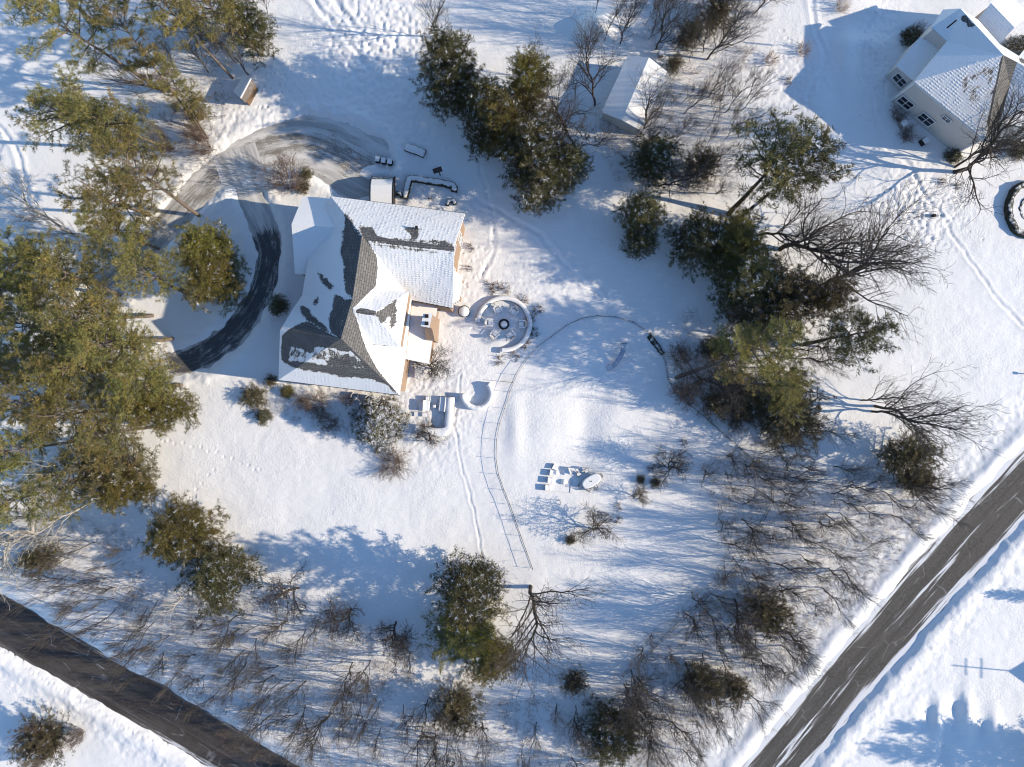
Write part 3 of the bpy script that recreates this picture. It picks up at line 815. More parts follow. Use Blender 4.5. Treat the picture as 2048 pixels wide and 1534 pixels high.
loopwall([inn((1957, 38, 6.4), .3, 0), inn((1999, 88, 6.4), 0, .4), inn((2060, 30, 6.2), -.4, 0), inn((2012, -20, 6.2), 0, -.3)], mat=M['siding2'])
trim = MB()
a, b = inn(W_, 0.3, -0.04), inn(S_, -0.05, 0.3)
for t0 in (0.0,):
    for q in (a, b): trim.box((q.x, q.y, 3.0), (0.16, 0.16, 6.2), R(-35))
trim.tube([P(*W_) - Vector((0, 0, .15)), P(*S_) - Vector((0, 0, .15))], 0.09, 6)
trim.build("corner_trim", M['trim'], N2)
def on_wall(t, z, w_, h_, panes=2):
    A = Vector((a.x, a.y, 0)); B = Vector((b.x, b.y, 0)); m_ = A.lerp(B, t); d = (B - A).normalized()
    window(m_ - d, m_ + d, z, w_, h_, N2, panes, Vector((d.y, -d.x, 0)))
def solve(px, py, z):   # where along the wall a window seen at (px, py) sits
    q = P(px, py, z); A = Vector((a.x, a.y, 0)); B = Vector((b.x, b.y, 0)); return ((q.xy - A.xy).dot(B.xy - A.xy)) / (B - A).length_squared
on_wall(solve(1809, 208, 2.0), 2.1, 1.9, 1.6); on_wall(solve(1850, 241, 2.0), 2.1, 1.9, 1.6); on_wall(solve(1898, 231, 4.4), 4.6, 1.1, 0.7)
q1, q2 = inn((1792, 131, 3.4), .3, 0), inn((1828, 162, 3.9), 0, .3)
q1.z = q2.z = 0; d = (q2 - q1).normalized(); mm = q1.lerp(q2, 0.62)
window(mm - d, mm + d, 1.9, 1.7, 1.5, N2, 2, Vector((d.y, -d.x, 0)))
vb = MB(); vp = P(1906, 46, 9.3)
vb.tube([(vp.x, vp.y, 8.2), (vp.x, vp.y, 9.9)], 0.09, 8); vb.build("vent_pipe", M['dark_metal'], N2)

# ---- small buildings
gar = thing("garage", "white garage with deep snow on its pitched roof under bare branches", "garage", (0, 0, 0))
gW1, gW2, gR1, gR2, gE1, gE2 = (1256, 110, 3.0), (1203, 224, 3.0), (1298, 115, 4.0), (1244, 240, 4.0), (1334, 143, 3.0), (1284, 262, 3.0)
o = roof_part("roof", [[gR1, gR2, gW2, gW1], [gR1, gE1, gE2, gR2]], [], gar, thin=0.0)
wall_part("wall", [gW1, gR1, gE1, gE2, gR2, gW2], M['siding'], gar, 0.93, 0.25)

def shed(name, label, cat, ridge, e1, e2, mat_wall, front=None):
    t = thing(name, label, cat, (0, 0, 0))
    (r1, r2) = ridge
    roof_part("roof", [[r1, r2, e1[1], e1[0]]], [], t, thin=0.0, cell=0.4, thick=0.12)
    roof_part("roof", [[r1, r2, e2[1], e2[0]]], [], t, thin=0.0, cell=0.4, thick=0.12, mat=mat_wall if front else None)
    wall_part("wall", [r1, e1[0], e1[1], r2, e2[1], e2[0]], M['cap_brown'], t, 0.86, 0.15)
    return t
shed("garden_shed", "small brown gabled shed between the driveway curve and the pine trunks", "shed", ((502, 156, 2.9), (481, 196, 2.9)), ((488, 148, 2.0), (466, 183, 2.0)), ((511, 169, 1.7), (491, 206, 1.7)), M['cap_wood'], True)

# house whose roof and aerial only reach the picture as a shadow on the snow beyond the road
n3 = thing("roadside_house", "house beyond the road with an aerial whose shadow falls on the snow", "house", (79.5, -38.6, 0))
mb = MB(); mb.prism([(0, -4), (9, -4), (9, 4), (0, 4)], -0.3, 4.2); mb.build("wall", M['siding'], n3)
mb = MB(); mb.add([(-.5, -4.6, 3.9), (9.5, -4.6, 3.9), (9.5, 4.6, 3.9), (-.5, 4.6, 3.9), (-.5, 0, 7.0), (9.5, 0, 7.0)], [(0, 1, 5, 4), (3, 4, 5, 2), (0, 4, 3), (1, 2, 5), (0, 3, 2, 1)])
mb.build("roof", M['cap_stone'], n3)
mb = MB(); mb.tube([(0.3, 0, 6.5), (0.3, 0, 10.6)], 0.08, 6).tube([(0.3, -1.3, 8.9), (0.3, 1.3, 8.9)], 0.06, 5).tube([(0.3, -1.1, 9.8), (0.3, 1.1, 9.8)], 0.06, 5)
mb.build("aerial", M['dark_metal'], n3)

# ---------------------------------------------------------------- tree meshes
def tubes_np(name, segs, mat, n=3):
    """segs: (k, 8) array of x0 y0 z0 x1 y1 z1 r0 r1"""
    S = np.array(segs, dtype=float)
    a, b, r0, r1 = S[:, 0:3], S[:, 3:6], S[:, 6], S[:, 7]
    d = b - a; d /= (np.linalg.norm(d, axis=1, keepdims=True) + 1e-9)
    ref = np.where(np.abs(d[:, 2:3]) > 0.9, np.array([[1.0, 0, 0]]), np.array([[0, 0, 1.0]]))
    u = np.cross(d, ref); u /= (np.linalg.norm(u, axis=1, keepdims=True) + 1e-9); v = np.cross(d, u)
    V = []
    for base, r in ((a - d * (r0 * 0.3)[:, None], r0), (b + d * (r1 * 0.3)[:, None], r1)):
        for k in range(n):
            t = 2 * PI * k / n
            V.append(base + (u * math.cos(t) + v * math.sin(t)) * r[:, None])
    V = np.stack(V, 1).reshape(-1, 3)
    o = (np.arange(len(S)) * 2 * n)[:, None]
    F = np.concatenate([o + np.array([[k, (k + 1) % n, n + (k + 1) % n, n + k]]) for k in range(n)], 0)
    me = mesh_np(name, V, F); me.materials.append(mat)
    return me

def rot_to(d, ang, az):
    """turn direction d by ang around a random perpendicular"""
    d = Vector(d); u = d.orthogonal().normalized(); v = d.cross(u)
    return (d * math.cos(ang) + (u * math.cos(az) + v * math.sin(az)) * math.sin(ang)).normalized()

def bare_tree(seed, H_, r_base, fork, spread, mat, limbs=7, up=0.25, depth=4, twig=0.016, stems=1, dens=1.0, wig=0.16):
    rs = random.Random(seed); big = []; small = []
    def grow(p, d, L, r, lev, z_up):
        n = max(2, int(L / (H_ * (0.048 if lev < 2 else 0.032)))); q = Vector(p); d = Vector(d); step = L / n
        for i in range(n):
            t0, t1 = i / n, (i + 1) / n
            d = (d + Vector((rs.gauss(0, wig), rs.gauss(0, wig), rs.gauss(0, wig) * 0.6 + z_up * 0.12))).normalized()
            e = q + d * step
            ra, rb = max(twig, r * (1 - 0.72 * t0)), max(twig * 0.8, r * (1 - 0.72 * t1))
            (big if lev <= 1 else small).append((*q, *e, ra, rb))
            q = e
            if lev < depth and t1 > (0.22 if lev else fork):
                k = dens * (0.85 if lev == 0 else 1.0 if lev == 1 else 0.75 if lev == 2 else 0.6)
                m_ = int(k) + (rs.random() < k - int(k))
                for _ in range(m_):
                    a = spread * rs.uniform(0.65, 1.25) if lev else spread * rs.uniform(0.7, 1.2) * (1.1 - 0.4 * t1)
                    dd = rot_to(d, a, rs.uniform(0, 2 * PI))
                    dd.z += up * 0.6; dd.normalize()
                    LL = L * (rs.uniform(0.42, 0.62) if lev == 0 else rs.uniform(0.35, 0.6)) * (1.1 - 0.45 * t1)
                    if LL > H_ * 0.024: grow(q, dd, LL, ra * (0.55 if lev == 0 else 0.6), lev + 1, up)
    for s in range(stems):
        if stems == 1: d = Vector((rs.gauss(0, .05), rs.gauss(0, .05), 1)); p = Vector((0, 0, -0.4))
        else:
            a = 2 * PI * (s + rs.random() * .6) / stems; t = rs.uniform(0.15, 0.75) * spread * 1.3
            d = Vector((math.cos(a) * math.sin(t), math.sin(a) * math.sin(t), math.cos(t))); p = Vector((math.cos(a) * .12, math.sin(a) * .12, -0.3))
        grow(p, d.normalized(), H_ * (0.92 if stems == 1 else rs.uniform(0.6, 1.0)), r_base * (1 if stems == 1 else rs.uniform(.5, 1)), 0 if stems == 1 else 1, up)
    return tubes_np("trunk", big, mat, 5), tubes_np("crown", small, mat, 3) if small else None, len(big) + len(small)

def tufts_np(name, C, D, L, mat, rs, spikes=7, width=0.16, tint=None, flake=None):
    """C centres, D outward directions, L sizes: each tuft is a spray of slim leaf blades"""
    n = len(C)
    az = rs.rand(n, spikes) * 2 * PI
    tilt = rs.rand(n, spikes) * 1.15 + 0.25
    ref = np.where(np.abs(D[:, 2:3]) > 0.9, np.array([[1.0, 0, 0]]), np.array([[0, 0, 1.0]]))
    U = np.cross(D, ref); U /= np.linalg.norm(U, axis=1, keepdims=True) + 1e-9; W = np.cross(D, U)
    dirs = D[:, None] * np.cos(tilt)[..., None] + (U[:, None] * np.cos(az)[..., None] + W[:, None] * np.sin(az)[..., None]) * np.sin(tilt)[..., None]
    side = np.cross(dirs, rs.randn(n, spikes, 3)); side /= np.linalg.norm(side, axis=2, keepdims=True) + 1e-9
    ll = (L[:, None] * (0.6 + 0.7 * rs.rand(n, spikes)))[..., None]
    c = C[:, None] + dirs * ll * 0.08
    ww = width * L[:, None, None]
    mid = c + dirs * ll * 0.55
    V = np.stack([c, mid + side * ww, c + dirs * ll, mid - side * ww], 2).reshape(-1, 3)
    F = np.arange(n * spikes * 4, dtype=np.int32).reshape(-1, 4)
    me = mesh_np(name, V, F); me.materials.append(mat)
    t = np.repeat(tint if tint is not None else rs.rand(n), spikes * 4)
    t = np.clip(t + 0.15 * (np.tile(np.array([0, .5, 1, .5]), n * spikes) - 0.5), 0, 1)
    me.attributes.new("tint", 'FLOAT', 'POINT').data.foreach_set("value", t.astype(np.float32))
    fl = np.repeat(flake if flake is not None else rs.rand(n), spikes * 4)
    me.attributes.new("flake", 'FLOAT', 'POINT').data.foreach_set("value", fl.astype(np.float32))
    return me

def conifer(seed, H_, r, crown0, nbr, mat, bark, kind='pine', tl=0.42, dens=1.0, r_trunk=0.26):
    """kind pine: tiers of upswept plume-like limbs with gaps; spruce: dense cone; round: dense egg; sparse: open crown"""
    rs = np.random.RandomState(seed); rr = random.Random(seed)
    segs = []; C = []; D = []; T = []
    n = 8; q = Vector((0, 0, -0.4)); dx = Vector((rr.gauss(0, .012), rr.gauss(0, .012), 0))
    axis_ = []
    for i in range(n):
        e = Vector((q.x + rr.gauss(0, .03) * H_ / 12, q.y + rr.gauss(0, .03) * H_ / 12, (i + 1) / n * H_ * 0.97))
        segs.append((*q, *e, max(.03, r_trunk * (1 - i / n * .9)), max(.025, r_trunk * (1 - (i + 1) / n * .9)))); axis_.append((q.copy(), e.copy())); q = e
    def at(z):
        for a, b in axis_:
            if z <= b.z: return a.lerp(b, max(0, min(1, (z - a.z) / (b.z - a.z))))
        return axis_[-1][1]
    limb = []
    for i in range(nbr):
        f = (i + rr.random()) / nbr
        z = H_ * (crown0 + (1 - crown0) * f * 0.97)
        if kind == 'pine': prof = (0.55 + 0.5 * math.sin(PI * min(1, f * 0.9 + 0.12))) * (1 - f ** 3 * 0.75) * rr.uniform(0.42, 1.15)
        elif kind == 'spruce': prof = (1.02 - f) ** 0.75 * rr.uniform(0.75, 1.1)
        elif kind == 'round': prof = math.sqrt(max(0.04, 1 - (f * 1.15 - 0.25) ** 2)) * rr.uniform(0.5, 1.18)
        else: prof = (0.5 + 0.5 * math.sin(PI * min(1, f + 0.1))) * rr.uniform(0.4, 1.15)
        L = max(0.3, r * prof)
        az = i * 2.39996 + rr.uniform(-.5, .5)
        el = {'pine': 0.12 + 0.55 * f, 'spruce': -0.05 + 0.5 * f, 'round': 0.15 + 0.8 * f, 'sparse': 0.3 + 0.5 * f}[kind] + rr.uniform(-.12, .12)
        d = Vector((math.cos(az) * math.cos(el), math.sin(az) * math.cos(el), math.sin(el)))
        p = at(z); k = max(2, int(L / 0.8)); pp = p.copy(); tint = rr.random() ** 1.2
        for j in range(k):
            d2 = (d + Vector((rr.gauss(0, .1), rr.gauss(0, .1), 0.10 * j / k))).normalized(); e = pp + d2 * L / k
            limb.append((*pp, *e, max(.018, 0.085 * L / 4 * (1 - j / k * .85)), max(.015, 0.085 * L / 4 * (1 - (j + 1) / k * .85)))); 
            t0 = (j + 0.5) / k
            if kind in ('pine', 'sparse') and t0 < 0.22: pp = e; continue
            # side sprays
            for s in range(2 if kind != 'sparse' else 2):
                for sg in (-1, 1):
                    if rr.random() > dens * 0.95: continue
                    ln = L * (0.20 + 0.26 * (1 - t0)) * rr.uniform(.6, 1.2) + 0.25
                    sd = (d2 * rr.uniform(.5, .9) + Vector((-d2.y, d2.x, 0)) * sg * rr.uniform(.5, 1.1) + Vector((0, 0, rr.uniform(-.1, .35)))).normalized()
                    b0 = pp.lerp(e, rr.random()); e2 = b0 + sd * ln
                    limb.append((*b0, *e2, 0.02, 0.012))
                    m_ = max(2, int(ln / (tl * 0.55)))
                    for a in range(m_):
                        c = b0.lerp(e2, (a + .7) / m_)
                        C.append((c.x + rr.gauss(0, .07), c.y + rr.gauss(0, .07), c.z + rr.gauss(0, .08))); D.append((sd.x, sd.y, sd.z + .45)); T.append(tint * .6 + rr.random() * .4)
            C.append(tuple(e)); D.append((d2.x, d2.y, d2.z + .4)); T.append(tint)
            pp = e
    C = np.array(C); D = np.array(D); D /= np.linalg.norm(D, axis=1, keepdims=True)
    tm = tubes_np("trunk", segs + limb, bark, 5)
    cm = tufts_np("crown", C, D, tl * (0.75 + 0.5 * rs.rand(len(C))), mat, rs, 10, 0.072, np.array(T))
    return tm, cm, len(C)

PROTO = {}
def reg(kind, meshes, H_, r):
    co = []
    for me in meshes:
        a = np.empty(len(me.vertices) * 3, dtype=np.float32); me.vertices.foreach_get("co", a); co.append(a.reshape(-1, 3))
    co = np.concatenate(co)
    PROTO.setdefault(kind, []).append((meshes, float(co[:, 2].max()), float(np.percentile(np.hypot(co[:, 0], co[:, 1]), 96))))

LAST = {}
def place(kind, name, label, cat, base, h, r=None, lean=(0, 0), group=None, v=None, rz=None, sink=0.0):
    """stand a copy of one of this kind's plants at the ground point base"""
    ps = PROTO[kind]; ms, H0, r0 = ps[rnd.randrange(len(ps)) if v is None else v % len(ps)]
    o = thing(name, label, cat, (base[0], base[1], gh(base[0], base[1]) - 0.15 - sink), group)
    s = h / H0; sr = (r / r0) if r else s
    tx, ty = math.atan2(lean[0], h), math.atan2(-lean[1], h)
    rzv = rnd.uniform(0, 2 * PI) if rz is None else rz
    q = (Matrix.Rotation(tx, 4, 'Y') @ Matrix.Rotation(ty, 4, 'X') @ Matrix.Rotation(rzv, 4, 'Z')).to_euler()
    o.rotation_euler = q; o.scale = (sr, sr, s)
    par = o
    for i, me in enumerate(ms):
        c = bpy.data.objects.new(me.name.split(".")[0], me); col.objects.link(c)
        c.parent = o
    return o

for sd in range(3):
    a, b, c = None, None, None
    t, c, n = conifer(100 + sd, 20, 4.6, 0.42, 52, M['pine'], M['bark_pine'], 'pine', 0.34, 0.9); reg('pine', (t, c), 20, 4.6)
    reg('pine_gold', (t, (lambda m_: (m_.materials.clear(), m_.materials.append(M['pine_gold']), m_)[2])(c.copy())), 20, 4.6)
    t, c, n = conifer(110 + sd, 20, 4.6, 0.40, 34, M['pine'], M['bark_pine'], 'pine', 0.34, 0.75); reg('thin_pine', (t, c), 20, 4.6)
    reg('thin_gold', (t, (lambda m_: (m_.materials.clear(), m_.materials.append(M['pine_gold']), m_)[2])(c.copy())), 20, 4.6)
    t, c, n2 = conifer(120 + sd, 13, 3.4, 0.12, 74, M['spruce'], M['bark_pine'], 'round', 0.31, 0.85); reg('spruce', (t, c), 13, 3.4)
    reg('olive', (t, (lambda m_: (m_.materials.clear(), m_.materials.append(M['olive']), m_)[2])(c.copy())), 13, 3.4)
    t, c, n3_ = conifer(140 + sd, 17, 4.2, 0.45, 34, M['spruce'], M['bark_dark'], 'sparse', 0.42, 0.8); reg('open_pine', (t, c), 17, 4.2)
    t, c, n4 = conifer(160 + sd, 4, 2.4, 0.04, 62, M['juniper'], M['bark'], 'round', 0.20, 0.6, 0.10); reg('juniper', (t, c), 4, 2.4)
t, c, n5 = conifer(181, 6, 3.0, 0.03, 110, M['snowy'], M['bark'], 'spruce', 0.30, 1.0, 0.12); reg('snowy', (t, c), 6, 3.0)
print("tufts", n, n2, n3_, n4, n5)
cnt = []
for sd in range(4):
    a, b, k = bare_tree(200 + sd, 10, 0.065, 0.18, 0.50, M['bark'], up=0.9, depth=4, twig=0.011, dens=1.0, wig=0.09); reg('sapling', (a, b), 10, 3); cnt.append(k)
for sd in range(3):
    a, b, k = bare_tree(220 + sd, 13, 0.13, 0.12, 0.66, M['bark'], up=0.55, depth=4, twig=0.011, dens=1.12, wig=0.12); reg('vase', (a, b), 13, 5); cnt.append(k)
for sd in range(3):
    a, b, k = bare_tree(240 + sd, 16, 0.24, 0.16, 0.80, M['bark_dark'], up=0.30, depth=4, twig=0.0125, dens=1.45, wig=0.15); reg('oak', (a, b), 16, 7); cnt.append(k)
    a, b, k = bare_tree(310 + sd, 16, 0.27, 0.15, 0.75, M['bark_pale'], up=0.25, depth=4, twig=0.021, dens=1.1, wig=0.17); reg('pale', (a, b), 16, 7)
for sd in range(3):
    a, b, k = bare_tree(260 + sd, 5.5, 0.11, 0.2, 0.95, M['bark_dark'], up=0.15, depth=4, twig=0.011, dens=1.6, wig=0.2); reg('orchard', (a, b), 5.5, 3.2); cnt.append(k)
for sd in range(3):
    a, b, k = bare_tree(280 + sd, 4.5, 0.035, 0.0, 0.75, M['bark_red'], up=0.5, depth=3, twig=0.010, stems=22, dens=0.8, wig=0.08); reg('shrub', (a, b), 4.5, 2.4); cnt.append(k)
for sd in range(2):
    a, b, k = bare_tree(290 + sd, 1.0, 0.02, 0.0, 0.8, M['bark_red'], up=0.4, depth=2, twig=0.009, stems=14, dens=1.2, wig=0.15); reg('bush', (a, b), 1.0, .6)
a, b, k = bare_tree(297, 1.4, 0.012, 0.0, 0.7, M['straw'], up=0.4, depth=1, twig=0.010, stems=60, dens=0.0, wig=0.08); reg('grass', (a,), 1.4, .9)
print("segments", cnt)

# ---------------------------------------------------------------- evergreens
def con(kind, name, label, c, rpx, h, base=None, zf=0.70, group=None, v=None, cat="tree"):
    """c: where the middle of the crown is seen; it hangs at zf * h"""
    z = h * zf
    cw = P(c[0], c[1], z)
    b = P(*base) if base else Vector((cw.x, cw.y, 0))
    lean = ((cw.x - b.x) / zf, (cw.y - b.y) / zf)
    return place(kind, name, label, cat, (b.x, b.y), h, rpx * (CAMH - z) / FOC, lean, group, v)

EV = [
 # kind, name, label, crown seen at, radius px, height, base px
 ('thin_pine', 'pine_tree', "tall green pine whose crown touches the top edge over the long leaning trunk", (110, 45), 92, 22, (330, 185)),
 ('thin_pine', 'pine_tree', "dark green pine crown at the top edge between two slanting trunks", (235, 40), 75, 21, (405, 262)),
 ('thin_pine', 'pine_tree', "thin pine with a narrow crown above the bend of the driveway", (345, 160), 42, 17, (418, 279)),
 ('thin_pine', 'pine_tree', "small thin pine low beside the driveway bend", (395, 215), 34, 8, (408, 240)),
 ('thin_gold', 'pine_tree', "pine leaning away from the garden shed towards the top edge", (330, 10), 60, 22, (467, 158)),
 ('thin_pine', 'pine_tree', "green and rusty pine at the top edge beyond the garden shed", (420, 15), 70, 18, (525, 112)),
 ('spruce', 'pine_tree', "dark bushy evergreen at the top edge beyond the shed", (480, 35), 48, 11, None),
 ('thin_pine', 'pine_tree', "big grey green pine reaching furthest west across the open snow strip", (130, 230), 92, 21, (258, 300)),
 ('pine', 'pine_tree', "green pine between the westmost crown and the driveway", (200, 245), 80, 22, (345, 300)),
 ('thin_gold', 'pine_tree', "golden pine crowding the upper driveway curve", (265, 335), 92, 22, (400, 432)),
 ('thin_gold', 'pine_tree', "olive and gold pine under the golden one beside the driveway", (215, 400), 92, 20, (300, 430)),
 ('thin_gold', 'pine_tree', "rusty thin pine west of the dense round evergreen", (285, 545), 78, 19, (378, 588)),
 ('thin_pine', 'pine_tree', "dark green pine below the pale leafless tree", (205, 455), 68, 18, None),
 ('olive', 'evergreen_tree', "dense round olive evergreen inside the driveway loop with snow on its house side", (398, 490), 64, 11, None),
 ('olive', 'evergreen_tree', "olive evergreen forming the lower half of the round clump in the driveway loop", (410, 560), 66, 10, None),
 ('pine', 'pine_tree', "green pine with its crown at the west edge above the big orange crowns", (30, 530), 85, 20, None),
 ('thin_gold', 'pine_tree', "orange brown pine crown west of the inner driveway lawn", (130, 545), 85, 21, (240, 590)),
 ('pine', 'pine_tree', "green pine crown at the west edge beside the hollow of blue shade", (55, 650), 100, 21, None),
 ('thin_pine', 'pine_tree', "pine on the longest bare trunk pointing at the dark drive", (165, 640), 88, 23, (307, 631)),
 ('pine', 'pine_tree', "broad green pine whose snow ringed trunk stands inside the drive", (215, 690), 95, 22, (347, 677)),
 ('pine', 'pine_tree', "green pine over the mouth of the dark drive", (130, 740), 90, 20, None),
 ('pine', 'pine_tree', "green pine nearest the open lawn below the drive mouth", (275, 770), 82, 16, None),
 ('olive', 'pine_tree', "thick green pine crown bulging over the west rim of the lawn", (300, 815), 62, 13, None),
 ('thin_gold', 'pine_tree', "orange tinted pine at the west edge over a gap of snow", (50, 800), 90, 21, None),
 ('thin_gold', 'pine_tree', "orange tinted pine in the middle of the western wood", (130, 830), 90, 20, None),
 ('thin_pine', 'pine_tree', "mixed green pine behind the pale horizontal trunk", (215, 865), 82, 18, None),
 ('thin_pine', 'pine_tree', "green pine at the west edge beside the pale horizontal trunk", (25, 900), 80, 18, None),
 ('juniper', 'pine_tree', "brown green pine under the pale horizontal trunk", (190, 945), 85, 14, None),
 ('thin_pine', 'pine_tree', "dark pine between the pale trunk and the gnarled pale tree", (110, 970), 82, 16, None),
 ('olive', 'pine_tree', "small dense pine on the lawn rim east of the gnarled pale tree", (232, 985), 52, 11, None),
 ('thin_pine', 'pine_tree', "dark pine at the west edge behind the gnarled pale tree", (30, 1000), 70, 15, None),
 ('juniper', 'juniper_tree', "low brown green juniper under the gnarled pale tree by the road", (65, 1122), 40, 5, None),
 ('olive', 'evergreen_tree', "yellow green evergreen on the south west corner of the lawn", (352, 1078), 78, 9, None),
 ('spruce', 'evergreen_tree', "dark shaded evergreen with a pale leafless crown over it", (430, 1160), 80, 8, None),
 ('spruce', 'evergreen_tree', "tall dark evergreen at the head of the northern evergreen row", (890, 110), 66, 15, None),
 ('spruce', 'evergreen_tree', "dark evergreen second along the northern row", (905, 165), 48, 11, None),
 ('olive', 'evergreen_tree', "green evergreen with jagged top beside the garage shadow", (1055, 150), 52, 15, None),
 ('spruce', 'evergreen_tree', "dark evergreen between the row's head and the jagged green one", (975, 195), 52, 13, None),
 ('olive', 'evergreen_tree', "olive evergreen in the thick of the northern row", (1000, 240), 55, 14, None),
 ('spruce', 'evergreen_tree', "dark evergreen in the northern row facing the blue shaded snow", (960, 250), 40, 10, None),
 ('spruce', 'evergreen_tree', "dark evergreen under the twiggy oak by the garage", (1070, 290), 66, 13, None),
 ('spruce', 'evergreen_tree', "lowest dark evergreen of the northern row", (1085, 350), 62, 11, None),
 ('spruce', 'evergreen_tree', "dark evergreen behind the lowest one in the row", (1140, 320), 48, 10, None),
 ('spruce', 'evergreen_tree', "small dark evergreen south of the garage", (1315, 310), 50, 9, None),
 ('spruce', 'evergreen_tree', "lone dark evergreen hanging over the shaded lawn", (1292, 420), 46, 11, None),
 ('spruce', 'evergreen_tree', "lower tuft of the lone evergreen on the shaded lawn", (1285, 480), 34, 7, None),
 ('open_pine', 'pine_tree', "open crowned pine on a dark slanting trunk south of the pale house", (1560, 310), 92, 19, (1455, 430)),
 ('open_pine', 'pine_tree', "dense eastern half of the open crowned pine by the pale house shadow", (1615, 330), 74, 18, (1475, 440)),
 ('spruce', 'evergreen_tree', "dark evergreen at the west tip of the eastern copse", (1410, 475), 60, 10, None),
 ('olive', 'evergreen_tree', "olive evergreen next to the west tip of the eastern copse", (1480, 470), 60, 11, None),
 ('spruce', 'evergreen_tree', "dark evergreen in the shaded middle of the eastern copse", (1500, 545), 74, 11, None),
 ('juniper', 'evergreen_tree', "brown green evergreen in the heart of the eastern copse", (1580, 590), 80, 11, None),
 ('juniper', 'evergreen_tree', "rusty evergreen on the eastern rim of the copse under big bare limbs", (1670, 590), 62, 12, None),
 ('spruce', 'evergreen_tree', "dark evergreen beside the stone ring in the eastern copse", (1520, 620), 54, 7, None),
 ('open_pine', 'pine_tree', "pine with one limb stretched far east over open snow", (1720, 665), 66, 17, (1600, 690)),
 ('pine', 'pine_tree', "green pine carried on the massive bent trunk by the fence", (1575, 690), 82, 19, (1350, 756)),
 ('pine', 'pine_tree', "green pine below the stretched limb in the eastern copse", (1570, 770), 62, 10, None),
 ('juniper', 'evergreen_tree', "brown green evergreen at the foot of the eastern copse", (1590, 835), 74, 6, None),
 ('juniper', 'evergreen_tree', "small brown evergreen west of the copse foot", (1500, 810), 46, 4, None),
 ('juniper', 'juniper_tree', "loose juniper near the eastern road among bare trees", (1840, 915), 58, 8, None),
 ('juniper', 'juniper_tree', "small juniper below the loose one near the eastern road", (1850, 965), 36, 5, None),
 ('juniper', 'juniper_tree', "round brown juniper by the snowbank of the eastern road", (1545, 1232), 52, 5, None),
 ('spruce', 'evergreen_tree', "upper part of the great evergreen south of the lawn", (935, 1190), 74, 14, (950, 1150)),
 ('olive', 'evergreen_tree', "broad olive middle of the great evergreen south of the lawn", (935, 1270), 82, 8, (938, 1235)),
 ('olive', 'evergreen_tree', "southern tip of the great evergreen south of the lawn", (985, 1325), 54, 6, None),
 ('juniper', 'juniper_tree', "lone round juniper below the great evergreen", (912, 1430), 56, 6, None),
 ('spruce', 'evergreen_tree', "bushy dark evergreen at the bottom edge beneath bare trees", (1228, 1478), 62, 6, None),
 ('juniper', 'juniper_tree', "wide juniper among the bare trees near the bottom of the eastern road", (1415, 1378), 48, 5, None),
 ('juniper', 'juniper_tree', "twin juniper touching the wide one near the eastern road", (1475, 1385), 36, 4.5, None),
 ('juniper', 'juniper_tree', "little juniper at the foot of the tall vase shaped tree", (1150, 1370), 30, 4, None),
 ('juniper', 'juniper_tree', "sprawling juniper in the southwest corner beyond the road", (65, 1495), 62, 6, None),
 ('juniper', 'juniper_tree', "green brown juniper at the top edge among thin trees", (1440, 15), 44, 5, None),
 ('juniper', 'juniper_tree', "brown juniper in the thin trees near the top edge", (1385, 60), 30, 4.5, None),
 ('juniper', 'juniper_tree', "small faded juniper beside the north end of the garage", (1352, 122), 20, 3.5, None),
 ('juniper', 'evergreen_tree', "small green brown evergreen among thin trees south east of the garage", (1410, 325), 38, 7, None),
 ('juniper', 'evergreen_tree', "small dusky evergreen by the fence at the massive trunk", (1430, 695), 26, 4, None),
 ('juniper', 'evergreen_tree', "small dusky evergreen on the path of the fence shadow", (1440, 808), 34, 5, None),
 ('snowy', 'snow_laden_spruce', "snow laden spruce beside the south terrace of the brick house", (750, 850), 54, 6, None),
]
for e in EV:
    con(e[0], e[1], e[2], e[3], e[4] * (1.0 if e[3][0] > 450 else 0.92), e[5], e[6])
# evergreens just past the edge whose shadows reach into the picture
for px, py, h, r in ((2190, 1545, 8, 40), (2290, 1560, 12, 46), (2240, 1610, 12, 50), (2160, 1215, 5, 16), (2290, 855, 6, 10), (-70, 560, 18, 80), (-60, 760, 18, 80), (-80, 950, 16, 80), (60, -70, 18, 80), (300, -80, 18, 80)):
    con('pine' if px < 1000 else 'spruce', 'pine_tree' if px < 1000 else 'evergreen_tree', "evergreen tree standing just past the edge of the view" , (px, py), r, h, None, group="evergreens past the edge of the view")

